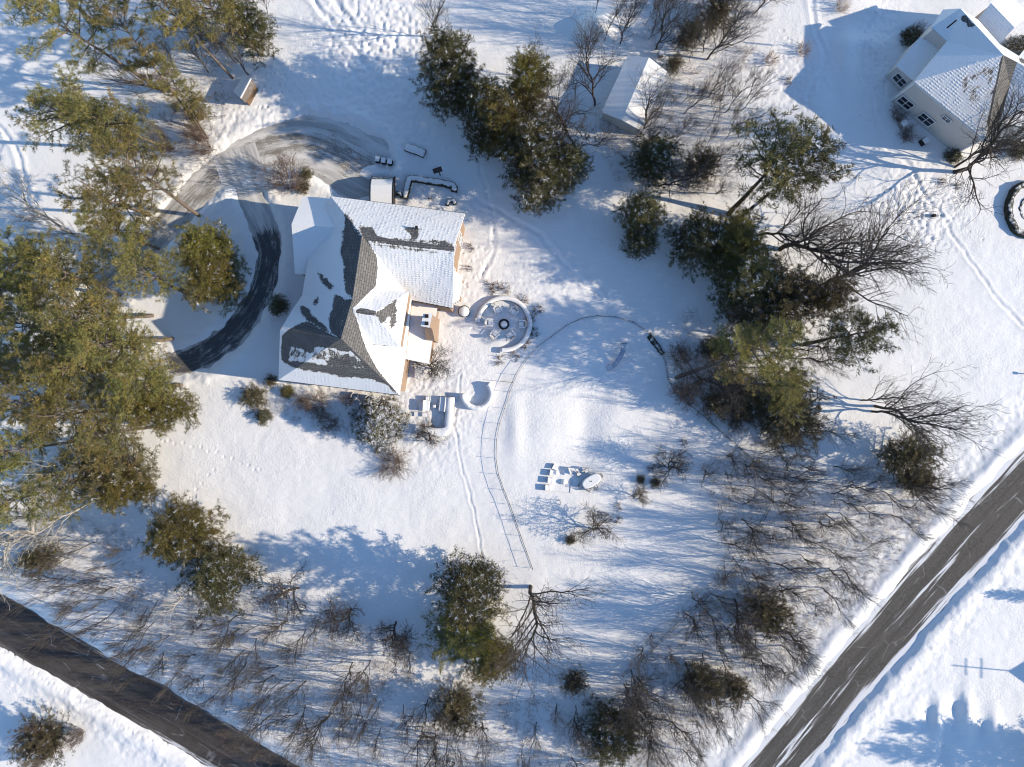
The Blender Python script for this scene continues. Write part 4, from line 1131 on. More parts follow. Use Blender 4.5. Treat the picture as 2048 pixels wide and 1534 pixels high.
# ---------------------------------------------------------------- bare trees one can point at
BT = [
 ('oak', "great two stemmed bare tree beside the pale house casting the longest shadow", (1905, 346), 17, 6.5, (3.0, 0.8), 0),
 ('vase', "second stem of the great bare tree, leaning towards the pale house", (1908, 338), 15, 4.5, (2.5, 2.5), 1),
 ('oak', "tall vase shaped bare tree where the railing ends below the lawn", (1062, 1172), 17, 7.2, (4.2, -6.5), 1),
 ('orchard', "round headed small bare tree on the lawn below the snow covered chairs", (1189, 1061), 5.5, 3.5, (0.3, 0), 0),
 ('orchard', "round headed small bare tree on the lawn furthest from the house, upper one", (1347, 930), 6, 3.4, (0, 0), 1),
 ('orchard', "smallest round headed bare tree on the lawn", (1276, 998), 3.4, 1.9, (0, 0), 2),
 ('vase', "forked bare tree near the western road at the bottom edge", (664, 1424), 12, 3.6, (-1.2, -1.5), 0),
 ('vase', "narrow bare tree at the bottom edge below the lone juniper", (877, 1482), 11, 3.0, (0, 0), 1),
 ('vase', "slanting bare tree with a long straight trunk shadow near the railing's far end", (1370, 1324), 12, 3.6, (0.8, -0.8), 2),
 ('vase', "brushy bare tree left of the wide juniper", (1274, 1354), 12, 3.8, (1.2, -1.0), 0),
 ('vase', "slim bare tree between the railing and the brushy one", (1246, 1366), 8, 2.4, (0, 0), 1),
 ('shrub', "many stemmed bare shrub on the driveway island throwing fan shaped shadows", (578, 366), 5.6, 3.3, (-.3, .6), 0),
 ('oak', "twiggy bare oak between the garage and the northern evergreens", (1189, 214), 15, 5.0, (0.4, 0.8), 2),
 ('vase', "bare tree leaning away east of the twiggy oak", (1280, 268), 12, 3.6, (1.5, 1.8), 1),
 ('vase', "slanting bare tree south of the garage with a dark trunk", (1318, 374), 13, 4.0, (1.8, 1.4), 2),
 ('vase', "long leaning bare tree against open snow near the top edge", (1412, 121), 14, 3.6, (3.2, 2.2), 0),
 ('vase', "bare tree with a thick fork north of the garage", (1311, 98), 12, 3.6, (1.5, 1.5), 1),
 ('oak', "spreading bare oak sweeping east out of the copse, upper one", (1560, 500), 19, 7.5, (5.0, -0.2), 0),
 ('oak', "spreading bare oak sweeping east out of the copse, lower one", (1640, 575), 19, 7.5, (5.0, 1.2), 1),
 ('oak', "spreading bare oak behind the open crowned pine", (1520, 470), 17, 6.0, (3.0, 2.4), 2),
 ('vase', "thick brushy bare tree with twin trunks east of the copse", (1745, 814), 14, 5.6, (2.4, -1.2), 1),
 ('vase', "lower trunk of the twin bare trees east of the copse", (1742, 822), 14, 5.6, (2.0, -2.2), 2),
 ('vase', "lighter bare tree just north of the twin trunks", (1720, 801), 10, 3.2, (2.0, 1.8), 0),
 ('oak', "bare tree with crooked limbs on the massive trunk by the fence", (1395, 752), 11, 4.5, (0.5, 0.3), 1),
 ('pale', "pale leafless tree leaning to the west edge above a blue hollow", (152, 470), 14, 4.6, (-4.5, 1.8), 0),
 ('pale', "pale leafless tree lying almost level across the western wood", (246, 914), 15, 4.2, (-4.0, 0.0), 1),
 ('pale', "pale bare tree reaching out between the orange crowns of the western wood", (250, 760), 13, 3.6, (-2.0, 0.6), 0),
 ('pale', "pale bare tree at the west edge over the green pines", (120, 620), 15, 3.6, (-2.0, 1.2), 1),
 ('pale', "pale bare tree over the rim of the wood where the lawn begins", (290, 850), 11, 3.4, (-2.6, 0.3), 2),
 ('pale', "pale bare tree above the brown juniper coloured pine", (200, 1000), 12, 4.0, (-1.5, 0.6), 0),
 ('pale', "gnarled pale tree spreading over the southwest corner", (80, 1060), 14, 7.0, (0.6, -0.6), 2),
 ('pale', "small gnarled pale tree over the dark evergreen by the western road", (392, 1158), 9, 4.0, (0, 0), 1),
 ('orchard', "dark bare tree in the blue shade south of the lawn, westmost of its row", (602, 1172), 7, 4.0, (0, 0), 0),
 ('orchard', "dark bare tree in the blue shade south of the lawn, middle of its row", (702, 1212), 7, 4.0, (0, 0), 1),
 ('orchard', "dark bare tree in the blue shade south of the lawn, nearest the great evergreen", (790, 1242), 7, 3.8, (0, 0), 2),
 ('orchard', "bare ornamental tree by the brick house entry steps", (870, 742), 4.6, 3.2, (0, 0), 1),
 ('orchard', "small bare tree south of the terrace wall", (860, 882), 3.6, 2.6, (-0.2, 0), 2),
 ('vase', "bare tree standing behind the tall evergreen at the row's head", (868, 78), 13, 3.6, (0.2, 2.2), 2),
 ('oak', "brown twiggy bare tree under the northern evergreens' shade", (1130, 270), 12, 4.5, (0, 0), 0),
 ('oak', "dark forked bare tree beside the eastern road's round juniper", (1468, 1196), 11, 4.6, (0.8, -0.5), 2),
 ('vase', "long slanting bare tree with a trunk shadow towards the copse foot", (1795, 962), 13, 4.0, (2.5, -0.5), 0),
 ('vase', "leafless ornamental at the pale house's south corner", (1945, 310), 6, 2.0, (-.6, 1.6), 1),
 ('vase', "pale stemmed bare tree beside the shed", (498, 152), 10, 2.4, (-2.0, 2.6), 0),
 ('vase', "bare tree above the driveway bend", (330, 185), 12, 4.2, (-1.5, 1.5), 2),
]
for k, lab, b, h, r, lean, v in BT:
    p = P(*b)
    nm = {'orchard': 'ornamental_tree', 'shrub': 'bare_shrub', 'pale': 'pale_bare_tree', 'oak': 'bare_oak'}.get(k, 'bare_tree')
    if k in ('vase', 'oak', 'pale') and b != (1062, 1172): h *= 1.15; r *= 1.05
    place(k, nm, lab, "shrub" if k == 'shrub' else "tree", (p.x, p.y), h, r, lean, v=v, rz=v * 1.7 + h)

# thickets: every stem a tree of its own
def inside(x, y, poly): return poly_sd(x, y, poly) < 0
def thicket(n, poly, kinds, label, group, seed, hr, mind=22, name='bare_tree', cat='tree', rr=(0.2, 0.32), lean=1.2):
    rs = random.Random(seed); got = []; tries = 0
    xs = [p[0] for p in poly]; ys = [p[1] for p in poly]
    while len(got) < n and tries < 6000:
        tries += 1
        x, y = rs.uniform(min(xs), max(xs)), rs.uniform(min(ys), max(ys))
        if not inside(x, y, poly) or any((x - a) ** 2 + (y - b) ** 2 < mind ** 2 for a, b in got): continue
        got.append((x, y)); p = P(x, y); h = rs.uniform(*hr)
        place(rs.choice(kinds), name, label, cat, (p.x, p.y), h, h * rs.uniform(*rr), (rs.gauss(0, lean * .5), rs.gauss(0, lean * .5)), group)
thicket(52, [(1400, 900), (1560, 905), (1760, 930), (1870, 1000), (1700, 1150), (1480, 1150), (1420, 1050)], ['vase', 'sapling', 'vase'], "bare brown tree in the thicket between the fence corner and the eastern road", "bare trees along the eastern road", 1, (6, 10), 22, rr=(.24, .34))
thicket(52, [(1240, 1300), (1440, 1150), (1680, 1160), (1570, 1330), (1440, 1470), (1240, 1450)], ['vase', 'sapling'], "bare brown tree in the thicket south of the railing near the eastern road", "bare trees south of the railing", 2, (6, 10.5), 20, rr=(.24, .34))
thicket(52, [(1000, 1390), (1220, 1380), (1420, 1450), (1400, 1560), (700, 1570), (740, 1400), (850, 1340)], ['sapling', 'vase'], "thin bare tree in the strip of brush along the bottom edge", "thin bare trees along the bottom edge", 3, (7, 11), 20, rr=(.2, .3))
thicket(62, [(120, 1140), (560, 1230), (850, 1300), (760, 1420), (640, 1500), (400, 1370), (150, 1215)], ['sapling', 'vase', 'sapling'], "bare brown tree in the roadside thicket northeast of the western road", "bare trees along the western road", 4, (7, 11.5), 20, rr=(.2, .3))
thicket(30, [(1150, -20), (1560, -20), (1500, 60), (1420, 150), (1330, 110), (1200, 90)], ['sapling', 'sapling', 'vase'], "slim bare sapling in the grove along the top edge", "slim saplings along the top edge", 5, (8, 12), 20, rr=(.14, .24))
thicket(30, [(1330, 200), (1500, 190), (1480, 330), (1440, 390), (1340, 390), (1240, 290)], ['sapling', 'sapling', 'vase'], "slim bare sapling in the grove between the garage and the open crowned pine", "slim saplings south east of the garage", 6, (7, 11), 20, rr=(.16, .26))
thicket(16, [(300, 20), (560, -10), (560, 90), (440, 170), (330, 130)], ['sapling', 'vase'], "thin bare tree among the pines beyond the garden shed", "thin bare trees beyond the shed", 7, (7, 11), 24)
thicket(18, [(300, 150), (440, 190), (430, 330), (330, 380), (250, 300)], ['shrub', 'sapling'], "low bare brush stem clump under the pines above the driveway", "brush clumps above the driveway", 8, (3, 6.5), 22, name='bare_shrub', cat='shrub')
thicket(10, [(1010, 120), (1180, 160), (1190, 330), (1060, 330)], ['sapling', 'vase'], "thin bare tree tangled with the northern evergreens", "thin bare trees in the evergreen row", 9, (9, 13), 26, rr=(.25, .35))
thicket(18, [(1500, 560), (1700, 590), (1650, 860), (1440, 850), (1400, 720)], ['vase', 'sapling'], "thin bare tree mixed into the eastern copse", "thin bare trees in the eastern copse", 10, (7, 11), 26, rr=(.26, .36))
thicket(12, [(1340, 690), (1480, 720), (1480, 880), (1350, 820)], ['shrub', 'sapling'], "low bare bush between the fence and the eastern copse", "bushes by the fence at the copse", 11, (2.5, 5), 26, name='bare_shrub', cat='shrub', rr=(.4, .6))
thicket(12, [(20, 1010), (280, 1060), (300, 1150), (60, 1170), (0, 1120)], ['sapling', 'vase'], "thin bare tree between the gnarled pale tree and the western road", "thin bare trees in the southwest wood", 12, (6, 9), 24)
thicket(8, [(30, 1440), (180, 1460), (190, 1540), (20, 1540)], ['sapling', 'shrub'], "thin bare tree beyond the western road in the corner", "bare trees beyond the western road", 13, (3, 6), 24)
thicket(10, [(60, 400), (260, 500), (230, 760), (60, 760)], ['sapling'], "thin bare tree under the western pines", "thin bare trees under the western pines", 14, (8, 12), 30)

# shrubs and garden plants
def bush(kind, name, label, px, py, h, r, group=None, cat="shrub", v=None):
    p = P(px, py); return place(kind, name, label, cat, (p.x, p.y), h, r, (0, 0), group, v)
bush('spruce', 'evergreen_shrub', "round dark evergreen shrub between the drive and the brick house", 561, 614, 2.0, 1.35)
bush('juniper', 'evergreen_shrub', "brown green shrub clump at the southwest corner of the lawn side of the house", 512, 792, 1.8, 1.9)
bush('spruce', 'evergreen_shrub', "small dark shrub under the brown green clump southwest of the house", 532, 832, 1.4, 1.1)
bush('olive', 'evergreen_shrub', "small olive shrub at the southwest corner of the brick house", 578, 783, 1.2, .9)
bush('juniper', 'evergreen_shrub', "tiny dusky shrub west of the olive one by the brick house", 545, 762, 1.2, .9)
bush('juniper', 'evergreen_shrub', "sunlit bush pressed against the north roof corner of the house", 608, 378, 1.8, 1.0)
bush('juniper', 'evergreen_shrub', "paired bush between the fan shaped shrub and the house", 615, 352, 1.6, 1.0)
for i, (x, y, h, r) in enumerate(((640, 812, 2.8, 2.0), (610, 805, 2.0, 1.4), (662, 845, 2.4, 1.6), (700, 800, 1.6, 1.1))):
    bush('shrub', 'bare_shrub', "feathery bare shrub in the bed south of the brick house", x, y, h, r, "bare shrubs in the south bed")
bush('snowy', 'snow_laden_shrub', "snow laden shrub in the courtyard corner of the pale house", 2022, 108, 4.2, 1.8)
bush('shrub', 'bare_shrub', "wide bare shrub spraying out below the snow laden spruce", 790, 925, 2.2, 2.6)
for x, y, h, r, lab in ((1366, 884, .9, .55, "tiny rusty bush behind the upper round headed tree"), (1300, 937, .7, .5, "tiny dark bush west of the upper round headed tree"), (1280, 958, .9, .65, "tiny bush in the bed, left of a pair"),
                   (1310, 965, 1.1, .8, "tiny olive bush in the bed, right of a pair"), (1236, 1013, .8, .6, "tiny bush beside the smallest round headed tree"), (1208, 1028, .8, .5, "tiny rusty bush, western of two above the lower lawn tree"),
                   (1236, 1038, .9, .6, "tiny rusty bush, eastern of two above the lower lawn tree"), (1140, 1078, 1.0, .75, "tiny dark bush in the branch shadow on the lawn"), (942, 497, 1.0, .6, "thin plant stems by the east gable"),
                   (938, 538, .8, .5, "low twiggy plant by the bay window"), (985, 583, 1.0, .6, "twiggy plant above the round seat wall"), (1880, 365, .9, .55, "tiny bush at the foot of the great bare tree"), (1912, 374, .8, .5, "tiny bush beyond the foot of the great bare tree"),
                   (972, 566, .6, .4, "stub of a plant in the footprints above the round seat wall"), (861, 398, .8, .4, "little plant inside the hedged bed north of the house"), (1575, 165, 1.0, .6, "small dark bush on the open snow below the top edge")):
    bush('bush' if r < .62 else 'juniper', 'small_bush', lab, x, y, h, r)
for x, y, lab in ((1677, 20, "round tuft of dry grass near the top edge by the pale house shadow"), (1538, 122, "split tuft of dry grass on the open snow"), (1602, 104, "rusty tuft of dry grass on the open snow")):
    bush('grass', 'grass_tuft', lab, x, y, 1.6, 1.1, cat="grass tuft")
for x, y in ((990, 575), (1010, 578), (1045, 600), (1060, 640), (1050, 690), (1030, 712), (1075, 620), (1000, 720), (1068, 665)):
    bush('bush', 'small_bush', "frosted low bush in the planting around the round seat wall", x, y, .9, .8, "bushes around the seat wall")
for x, y, lab in ((1900, 316, "dark clipped shrub at the pale house's south corner"), (1815, 78, "dark shrub on the porch side of the pale house"), (1843, 105, "dark shrub nearest the porch wall"), (2030, 305, "dark shrub at the east edge below the pale house")):
    bush('spruce', 'evergreen_shrub', lab, x, y, 1.6, 1.2)
for x, y, lab in ((1806, 275, "bare shrub between the two white boxes by the pale house"), (1790, 236, "bare shrub by the pale house's western corner"), (1830, 65, "twiggy shrub along the pale house's north side")):
    bush('shrub', 'bare_shrub', lab, x, y, 1.8, 1.3)

# brush on the ground of the woods: nobody could count the stems
def brush():
    rs = random.Random(77); segs = []
    polys = [(9, [(1400, 900), (1880, 960), (1860, 1040), (1480, 1440), (1230, 1450), (1220, 1350), (1450, 1130)]), (7, [(120, 1130), (560, 1210), (860, 1290), (760, 1420), (900, 1560), (560, 1560), (120, 1215)]),
             (6, [(860, 1400), (1200, 1390), (1440, 1420), (1380, 1560), (860, 1560)]), (6, [(1180, -20), (1560, -20), (1480, 190), (1480, 390), (1240, 390), (1180, 260), (1340, 160)]), (5, [(300, 20), (540, 10), (470, 140), (440, 330), (330, 400), (250, 250)]),
             (6, [(1400, 700), (1480, 700), (1700, 860), (1480, 900), (1350, 800)]), (5, [(20, 1010), (280, 1060), (300, 1150), (60, 1190), (-10, 1120)]), (3, [(1350, 620), (1480, 650), (1450, 740), (1330, 700)]), (5, [(500, 780), (720, 800), (820, 880), (700, 880), (560, 840)])]
    for dens, poly in polys:
        xs = [p[0] for p in poly]; ys = [p[1] for p in poly]; area = (max(xs) - min(xs)) * (max(ys) - min(ys))
        for _ in range(int(area / 1000 * dens * 1.3)):
            x, y = rs.uniform(min(xs), max(xs)), rs.uniform(min(ys), max(ys))
            if not inside(x, y, poly): continue
            p = P(x, y); L = rs.uniform(.5, 1.6)
            for _ in range(rs.randint(2, 5)):
                a = rs.uniform(0, 2 * PI); t = rs.uniform(.2, 1.0); d = Vector((math.cos(a) * math.sin(t), math.sin(a) * math.sin(t), math.cos(t)))
                q = p + Vector((0, 0, .15)); e = q + d * L * .6; segs.append((*q, *e, .010, .008))
                for _ in range(3):
                    d2 = (d + Vector((rs.gauss(0, .4), rs.gauss(0, .4), rs.gauss(0, .3)))).normalized(); segs.append((*e, *(e + d2 * L * rs.uniform(.3, .7)), .008, .005))
    me = tubes_np("undergrowth", segs, M['bark_red'], 3)
    tag(link("undergrowth", me, None), "tangle of thin reddish brush over the snow in the woods", "undergrowth", kind="stuff")
brush()

# ---------------------------------------------------------------- fence
FENCE = [(1244, 1346), (1303, 1293), (1365.5, 1231), (1427.6, 1172), (1485, 1112), (1512, 1055), (1539.5, 1000), (1541, 967), (1527, 946), (1493, 909), (1456, 878), (1404, 831), (1352, 789), (1334, 758), (1332, 739.5), (1320, 699.6), (1296.6, 667), (1273, 650), (1247, 638.6),
         (1219, 634), (1184, 633), (1153, 641), (1125, 656), (1102, 674), (1080.6, 688), (1057, 714), (1038, 742), (1026.6, 765), (1016, 793.5), (1007, 824), (997, 854.5), (992.6, 887), (993, 925), (1000, 957), (1020, 1007.6), (1029, 1034), (1050, 1093), (1067, 1140)]
def fence():
    root = thing("metal_fence", "long thin black metal picket fence curving across the lawn from the bare trees", "fence", (0, 0, 0))
    line = smooth_line(G(FENCE), 0.5)
    acc = 0; posts = [line[0]]; last = line[0]
    for p in line[1:]:
        acc += (p - last).length; last = p
        if acc >= 1.93: posts.append(p); acc = 0
    posts = posts[:100]
    zs = [gh(p.x, p.y) - 0.02 for p in posts]
    mb = MB(); mb.tube([(0, 0, -.3), (0, 0, 1.06)], 0.034, 4).tube([(0, 0, 1.06), (0, 0, 1.12)], [0.05, 0.02], 4)
    pm = mb.mesh("post")
    for p, z in zip(posts, zs):
        o = link("post", pm, M['dark_metal'], root); o.location = (p.x, p.y, z)
    for i in range(len(posts) - 1):
        a = Vector((posts[i].x, posts[i].y, zs[i])); b = Vector((posts[i + 1].x, posts[i + 1].y, zs[i + 1]))
        m_ = MB()
        for h in (0.12, 0.88): m_.tube([a + Vector((0, 0, h)), b + Vector((0, 0, h))], 0.020, 4)
        k = 13
        for j in range(1, k):
            q = a.lerp(b, j / k); m_.tube([q + Vector((0, 0, .02)), q + Vector((0, 0, .98))], 0.006, 3)
        m_.build("panel", M['dark_metal'], root)
fence()
# gate ajar where the railing meets the path
gt_ = thing("metal_gate", "small black gate standing open beside the curved low wall", "gate", P(1026, 765, 0))
mb = MB()
a0 = Vector((0, 0, .3)); b0 = Vector((-1.5, .15, .3))
for h in (0.15, 0.95): mb.tube([a0 + Vector((0, 0, h)), b0 + Vector((0, 0, h))], 0.025, 4)
for q in (a0, b0): mb.tube([q, q + Vector((0, 0, 1.1))], 0.035, 4)
mb.build("frame", M['dark_metal'], gt_)
mb = MB()
for j in range(1, 11): q = a0.lerp(b0, j / 11); mb.tube([q + Vector((0, 0, .15)), q + Vector((0, 0, .95))], 0.012, 3)
mb.build("pickets", M['dark_metal'], gt_)

# ---------------------------------------------------------------- garden walls, terrace and furniture
def arc(cx, cy, r, a0, a1, n=40, z=0.1):
    c = P(cx, cy)
    return [(c.x + r * math.cos(R(a0 + (a1 - a0) * i / n)), c.y + r * math.sin(R(a0 + (a1 - a0) * i / n)), z) for i in range(n + 1)]
wallprof = lambda w_, h: [(-w_ / 2, -.2), (w_ / 2, -.2), (w_ / 2, h * .8), (w_ * .38, h * .96), (0, h), (-w_ * .38, h * .96), (-w_ / 2, h * .8)]
t = thing("seat_wall", "ring shaped low stone seat wall under snow around the fire pit", "wall", (0, 0, 0))
mb = MB(); mb.sweep(arc(1007.7, 649, 3.35, 172, -97, 56, 0.1), wallprof(0.62, 0.85)); mb.build("wall", M['cap_stone'], t, smooth=True)
mb = MB(); e = arc(1007.7, 649, 3.35, -97, -97, 1)[0]; mb.box((e[0] + .1, e[1] - .1, .45), (.5, .62, .9)); e = arc(1007.7, 649, 3.35, 172, 172, 1)[0]; mb.box((e[0], e[1], .5), (.7, .55, 1.0))
mb.build("end_pillars", M['cap_stone'], t, bevel=.06)
t = thing("curved_wall", "white C shaped snow wall standing between the terrace and the metal fence", "wall", (0, 0, 0))
mb = MB(); mb.sweep(arc(955, 787, 1.85, 182, 402, 50, 0.0), [(-.34, -.2), (.34, -.2), (.34, 1.1), (.16, 1.3), (-.16, 1.3), (-.34, 1.1)]); mb.build("wall", M['cap_all'], t, smooth=True, rough=.12)

pit = thing("fire_pit", "round stone fire pit filled with snow in the middle of the chair ring", "fire pit", P(1008, 649, .2))
mb = MB(); mb.lathe([(.66, -.2), (.70, .42), (.52, .45), (.5, .2)], 24); mb.build("rim", M['dark_metal'], pit, smooth=False)
mb = MB(); mb.lathe([(.5, .1), (.49, .34), (.3, .44), (.05, .47)], 24); mb.build("snow_fill", M['cap_all'], pit, smooth=True)
tank = thing("round_planter", "big round dark planter heaped with snow below the bay window", "planter", P(929, 624, .2))
mb = MB(); mb.lathe([(.62, -.2), (.72, .7), (.78, .8), (.66, .8)], 24); mb.build("pot", M['dark_metal'], tank, smooth=False)
mb = MB(); mb.lathe([(.70, .72), (.66, .9), (.4, 1.06), (.05, 1.12)], 24); mb.build("snow_heap", M['cap_all'], tank, smooth=True)

def adirondack():
    t = thing("garden_chair", "x", "chair", (0, 0, 0))
    parts = []
    mb = MB(); mb.box((0, .05, .34), (.56, .56, .05), rx=R(-8)); parts.append(mb.build("seat", M['cap_wood'], t))
    mb = MB()
    for i in range(5): mb.box((-.22 + .11 * i, -.36, .62), (.095, .03, .78 + .05 * (2 - abs(i - 2))), rx=R(22))
    parts.append(mb.build("backrest", M['cap_wood'], t))
    for s in (-1, 1):
        mb = MB(); mb.box((s * .34, .0, .56), (.14, .68, .03)); parts.append(mb.build("arm", M['cap_wood'], t))
        mb = MB(); mb.box((s * .31, .3, .27), (.05, .06, .54)); parts.append(mb.build("leg", M['cap_wood'], t))
        mb = MB(); mb.box((s * .29, -.2, .2), (.05, .7, .06), rx=R(-18)); parts.append(mb.build("leg", M['cap_wood'], t))
    mb = MB(); mb.box((0, .08, .44), (.52, .5, .16)); parts.append(mb.build("snow_cushion", M['cap_all'], t, bevel=.06))
    return t, [(p, []) for p in parts]
chair, ck = adirondack()
fc = P(1008, 649)
first = True
for x, y, lab in ((996, 620, "snowy wooden chair at the top of the fire pit ring"), (1028, 624, "snowy wooden chair between the fire pit and the thick part of the seat wall"), (980, 646, "snowy wooden chair on the house side of the fire pit"),
                  (1044, 649, "snowy wooden chair on the east side of the fire pit"), (990, 669, "snowy wooden chair at the lower left of the fire pit"), (1022, 671, "snowy wooden chair at the lower right of the fire pit")):
    p = P(x, y); o = chair if first else copy_tree(chair, ck); first = False
    o.location = (p.x, p.y, gh(p.x, p.y) - .08); d = fc - p; o.rotation_euler = (0, 0, math.atan2(d.y, d.x) - PI / 2)
    o.scale = (1.25, 1.25, 1.2)
    tag(o, lab, "chair", "chairs round the fire pit")

def box_thing(name, label, cat, px, py, parts, rz=0.0, z=None, group=None):
    """parts: (name, material, [(centre, size)], bevel)"""
    p = P(px, py); t = thing(name, label, cat, (p.x, p.y, gh(p.x, p.y) - .12 if z is None else z), group, rz)
    for nm, mat, bl, bv in parts:
        mb = MB()
        for c, s in bl: mb.box(c, s)
        mb.build(nm, M[mat], t, bevel=bv)
    return t
legs = lambda w_, d_, h: [("leg", 'cap_dark', [((sx * w_, sy * d_, h / 2), (.06, .06, h))], 0) for sx in (-1, 1) for sy in (-1, 1)]
# terrace south-east of the house: low L wall, two sofas, tables
def poly_line_wall(name, label, pts, w_, h, mat, cat="wall", rough=0.1, z=0.05):
    t = thing(name, label, cat, (0, 0, 0)); mb = MB()
    mb.sweep([(p.x, p.y, z) for p in smooth_line(G(pts), .3)], wallprof(w_, h)); mb.build("wall" if cat == "wall" else "foliage", M[mat], t, smooth=True, rough=rough); return t
poly_line_wall("terrace_wall", "L shaped low terrace wall piled with snow around the sofas", [(902, 794), (901, 815), (899, 845), (896, 860), (888, 864), (860, 862), (831, 857)], 1.15, 1.15, 'cap_stone', rough=.16)
def sofa(label, px, py, L, rz, flip):
    return box_thing("garden_sofa", label, "sofa", px, py, [("base", 'cap_dark', [((0, 0, .28), (.85, L, .34))], .03), ("cushion", 'cap_all', [((flip * .06, 0, .55), (.74, L - .2, .24))], .09),
        ("backrest", 'cap_all', [((-flip * .36, 0, .68), (.2, L, .5))], .07), ("arm", 'cap_dark', [((0, L / 2 - .07, .52), (.8, .14, .26))], .03), ("arm", 'cap_dark', [((0, -L / 2 + .07, .52), (.8, .14, .26))], .03)], rz)
sofa("snow heaped outdoor sofa facing west against the terrace wall", 886, 808, 1.9, R(-6), -1)
sofa("snow heaped outdoor sofa in the middle of the terrace", 854, 811, 1.45, R(-4), 1)
box_thing("ottoman", "snow topped footstool behind the middle sofa", "footstool", 844, 813, [("cushion", 'cap_all', [((0, 0, .42), (.6, 1.1, .24))], .07), ("frame", 'cap_dark', [((0, 0, .2), (.55, 1.05, .25))], .02)], R(-4))
box_thing("side_table", "little square table with snow below the middle sofa", "table", 850, 829, [("table_top", 'cap_all', [((0, 0, .56), (.55, .55, .16))], .04)] + legs(.22, .22, .5))
box_thing("coffee_table", "low glass topped table left of the little square table", "table", 837, 828, [("table_top", 'cap_dark', [((0, 0, .3), (1.0, .6, .06))], .01)] + legs(.42, .25, .28))
box_thing("planter_box", "square planter at the top of the middle sofa", "planter", 856, 796, [("box", 'cap_dark', [((0, 0, .3), (.5, .5, .6))], .03), ("snow_heap", 'cap_all', [((0, 0, .66), (.44, .44, .2))], .07)])
box_thing("planter", "round topped urn at the head of the terrace wall", "planter", 870, 812, [("pot", 'cap_dark', [((0, 0, .25), (.45, .45, .5))], .12), ("snow_heap", 'cap_all', [((0, 0, .55), (.4, .4, .16))], .07)])
box_thing("bench", "snow covered bench along the south wall of the brick house", "bench", 788, 808, [("seat", 'cap_wood', [((0, 0, .5), (1.4, .65, .2))], .05), ("backrest", 'cap_wood', [((0, .35, .75), (1.4, .08, .5))], 0)] + legs(.6, .25, .5), R(-6))
for x, y, lab in ((713, 793, "snow filled round backed chair by the south wall, nearest the corner shrub"), (741, 798, "snow filled round backed chair by the south wall, next to the bench")):
    p = P(x, y); t = thing("round_chair", lab, "chair", (p.x, p.y, .2), "round chairs by the south wall")
    mb = MB(); mb.lathe([(.36, 0), (.42, .45), (.44, .5), (.36, .5)], 16); mb.build("seat", M['cap_stone'], t)
    mb = MB(); mb.sweep([(.45 * math.cos(a), .45 * math.sin(a), .4) for a in [R(v) for v in range(-20, 201, 15)]], [(-.05, 0), (.05, 0), (.05, .55), (-.05, .55)]); mb.build("backrest", M['cap_dark'], t)
    mb = MB(); mb.lathe([(.34, .45), (.28, .6), (.05, .66)], 14); mb.build("snow_cushion", M['cap_all'], t, smooth=True)
# hedged bed north of the house
poly_line_wall("boxwood_hedge", "low clipped hedge framing the bed north of the house, snow on top", [(811, 399), (813, 390), (817, 372), (820, 361), (823, 359.5), (835, 361), (860, 365), (890, 370), (907, 374), (910, 376), (909, 386)], .8, .95, 'cap_hedge', "hedge", .22)
poly_line_wall("boxwood_hedge", "short curl of hedge by the northeast corner of the house", [(895, 413), (898, 404), (906, 402), (911, 410)], .5, .7, 'cap_hedge', "hedge", .15)
poly_line_wall("boxwood_hedge", "small curl of hedge next to the garden shelter", [(794, 389), (802, 389), (805, 396)], .5, .8, 'cap_hedge', "hedge", .15)
poly_line_wall("woodpile", "dark half buried woodpile in the blue shade north of the bins", [(812, 297), (825, 301), (838, 306), (850, 311)], 1.0, .75, 'cap_dark', "woodpile", .35)
poly_line_wall("ring_hedge", "curved dark hedge ring cut by the east edge of the view", [(2052, 370), (2030, 376), (2016, 396), (2011, 420), (2015, 445), (2028, 465), (2048, 473)], .8, .9, 'cap_hedge_dark', "hedge", .5)
poly_line_wall("low_hedge", "ring of dark edging inside the curved hedge at the east edge", [(2060, 395), (2045, 402), (2038, 418), (2042, 435), (2056, 442)], .3, .3, 'cap_hedge_dark', "hedge", .35)
poly_line_wall("stone_ring", "half hidden stone ring in the eastern copse's shade", [(1447, 618), (1445, 632), (1456, 642), (1470, 641), (1480, 634)], .4, .6, 'cap_stone', "wall", .1)
poly_line_wall("log_pile", "dark brushy row of branches along the fence near the massive trunk", [(1296, 672), (1306, 684), (1318, 700), (1324, 708)], .7, .6, 'cap_hedge_dark', "branches", .5)
# bins
for x, y, lab in ((757, 322, "dark wheeled bin, first of the three in a row by the garden shelter"), (769, 325, "dark wheeled bin, middle of the three in a row by the garden shelter"), (782, 328, "dark wheeled bin, last of the three in a row by the garden shelter")):
    box_thing("wheelie_bin", lab, "bin", x, y, [("body", 'dark_metal', [((0, 0, .5), (.56, .62, 1.0))], .04), ("lid", 'cap_all', [((0, .02, 1.08), (.6, .68, .14))], .05)], R(-8), group="wheeled bins")
# basketball hoop
p = P(881, 352); t = thing("basketball_hoop", "basketball hoop with a black backboard in the shade north of the house", "basketball hoop", (p.x, p.y, .2))
mb = MB(); mb.tube([(0, 0, 0), (0, 0, 2.6), (0, -.3, 3.3)], .07, 8); mb.build("pole", M['dark_metal'], t)
mb = MB(); mb.box((0, -.35, 3.5), (1.15, .05, .75), rz=R(18), rx=R(-35)); mb.build("backboard", M['board'], t)
mb = MB(); mb.tube([(-.25 + .23 * math.cos(a), .05 + .23 * math.sin(a), 3.2) for a in [R(v) for v in range(0, 361, 30)]], .02, 4); mb.build("rim", M['dark_metal'], t)
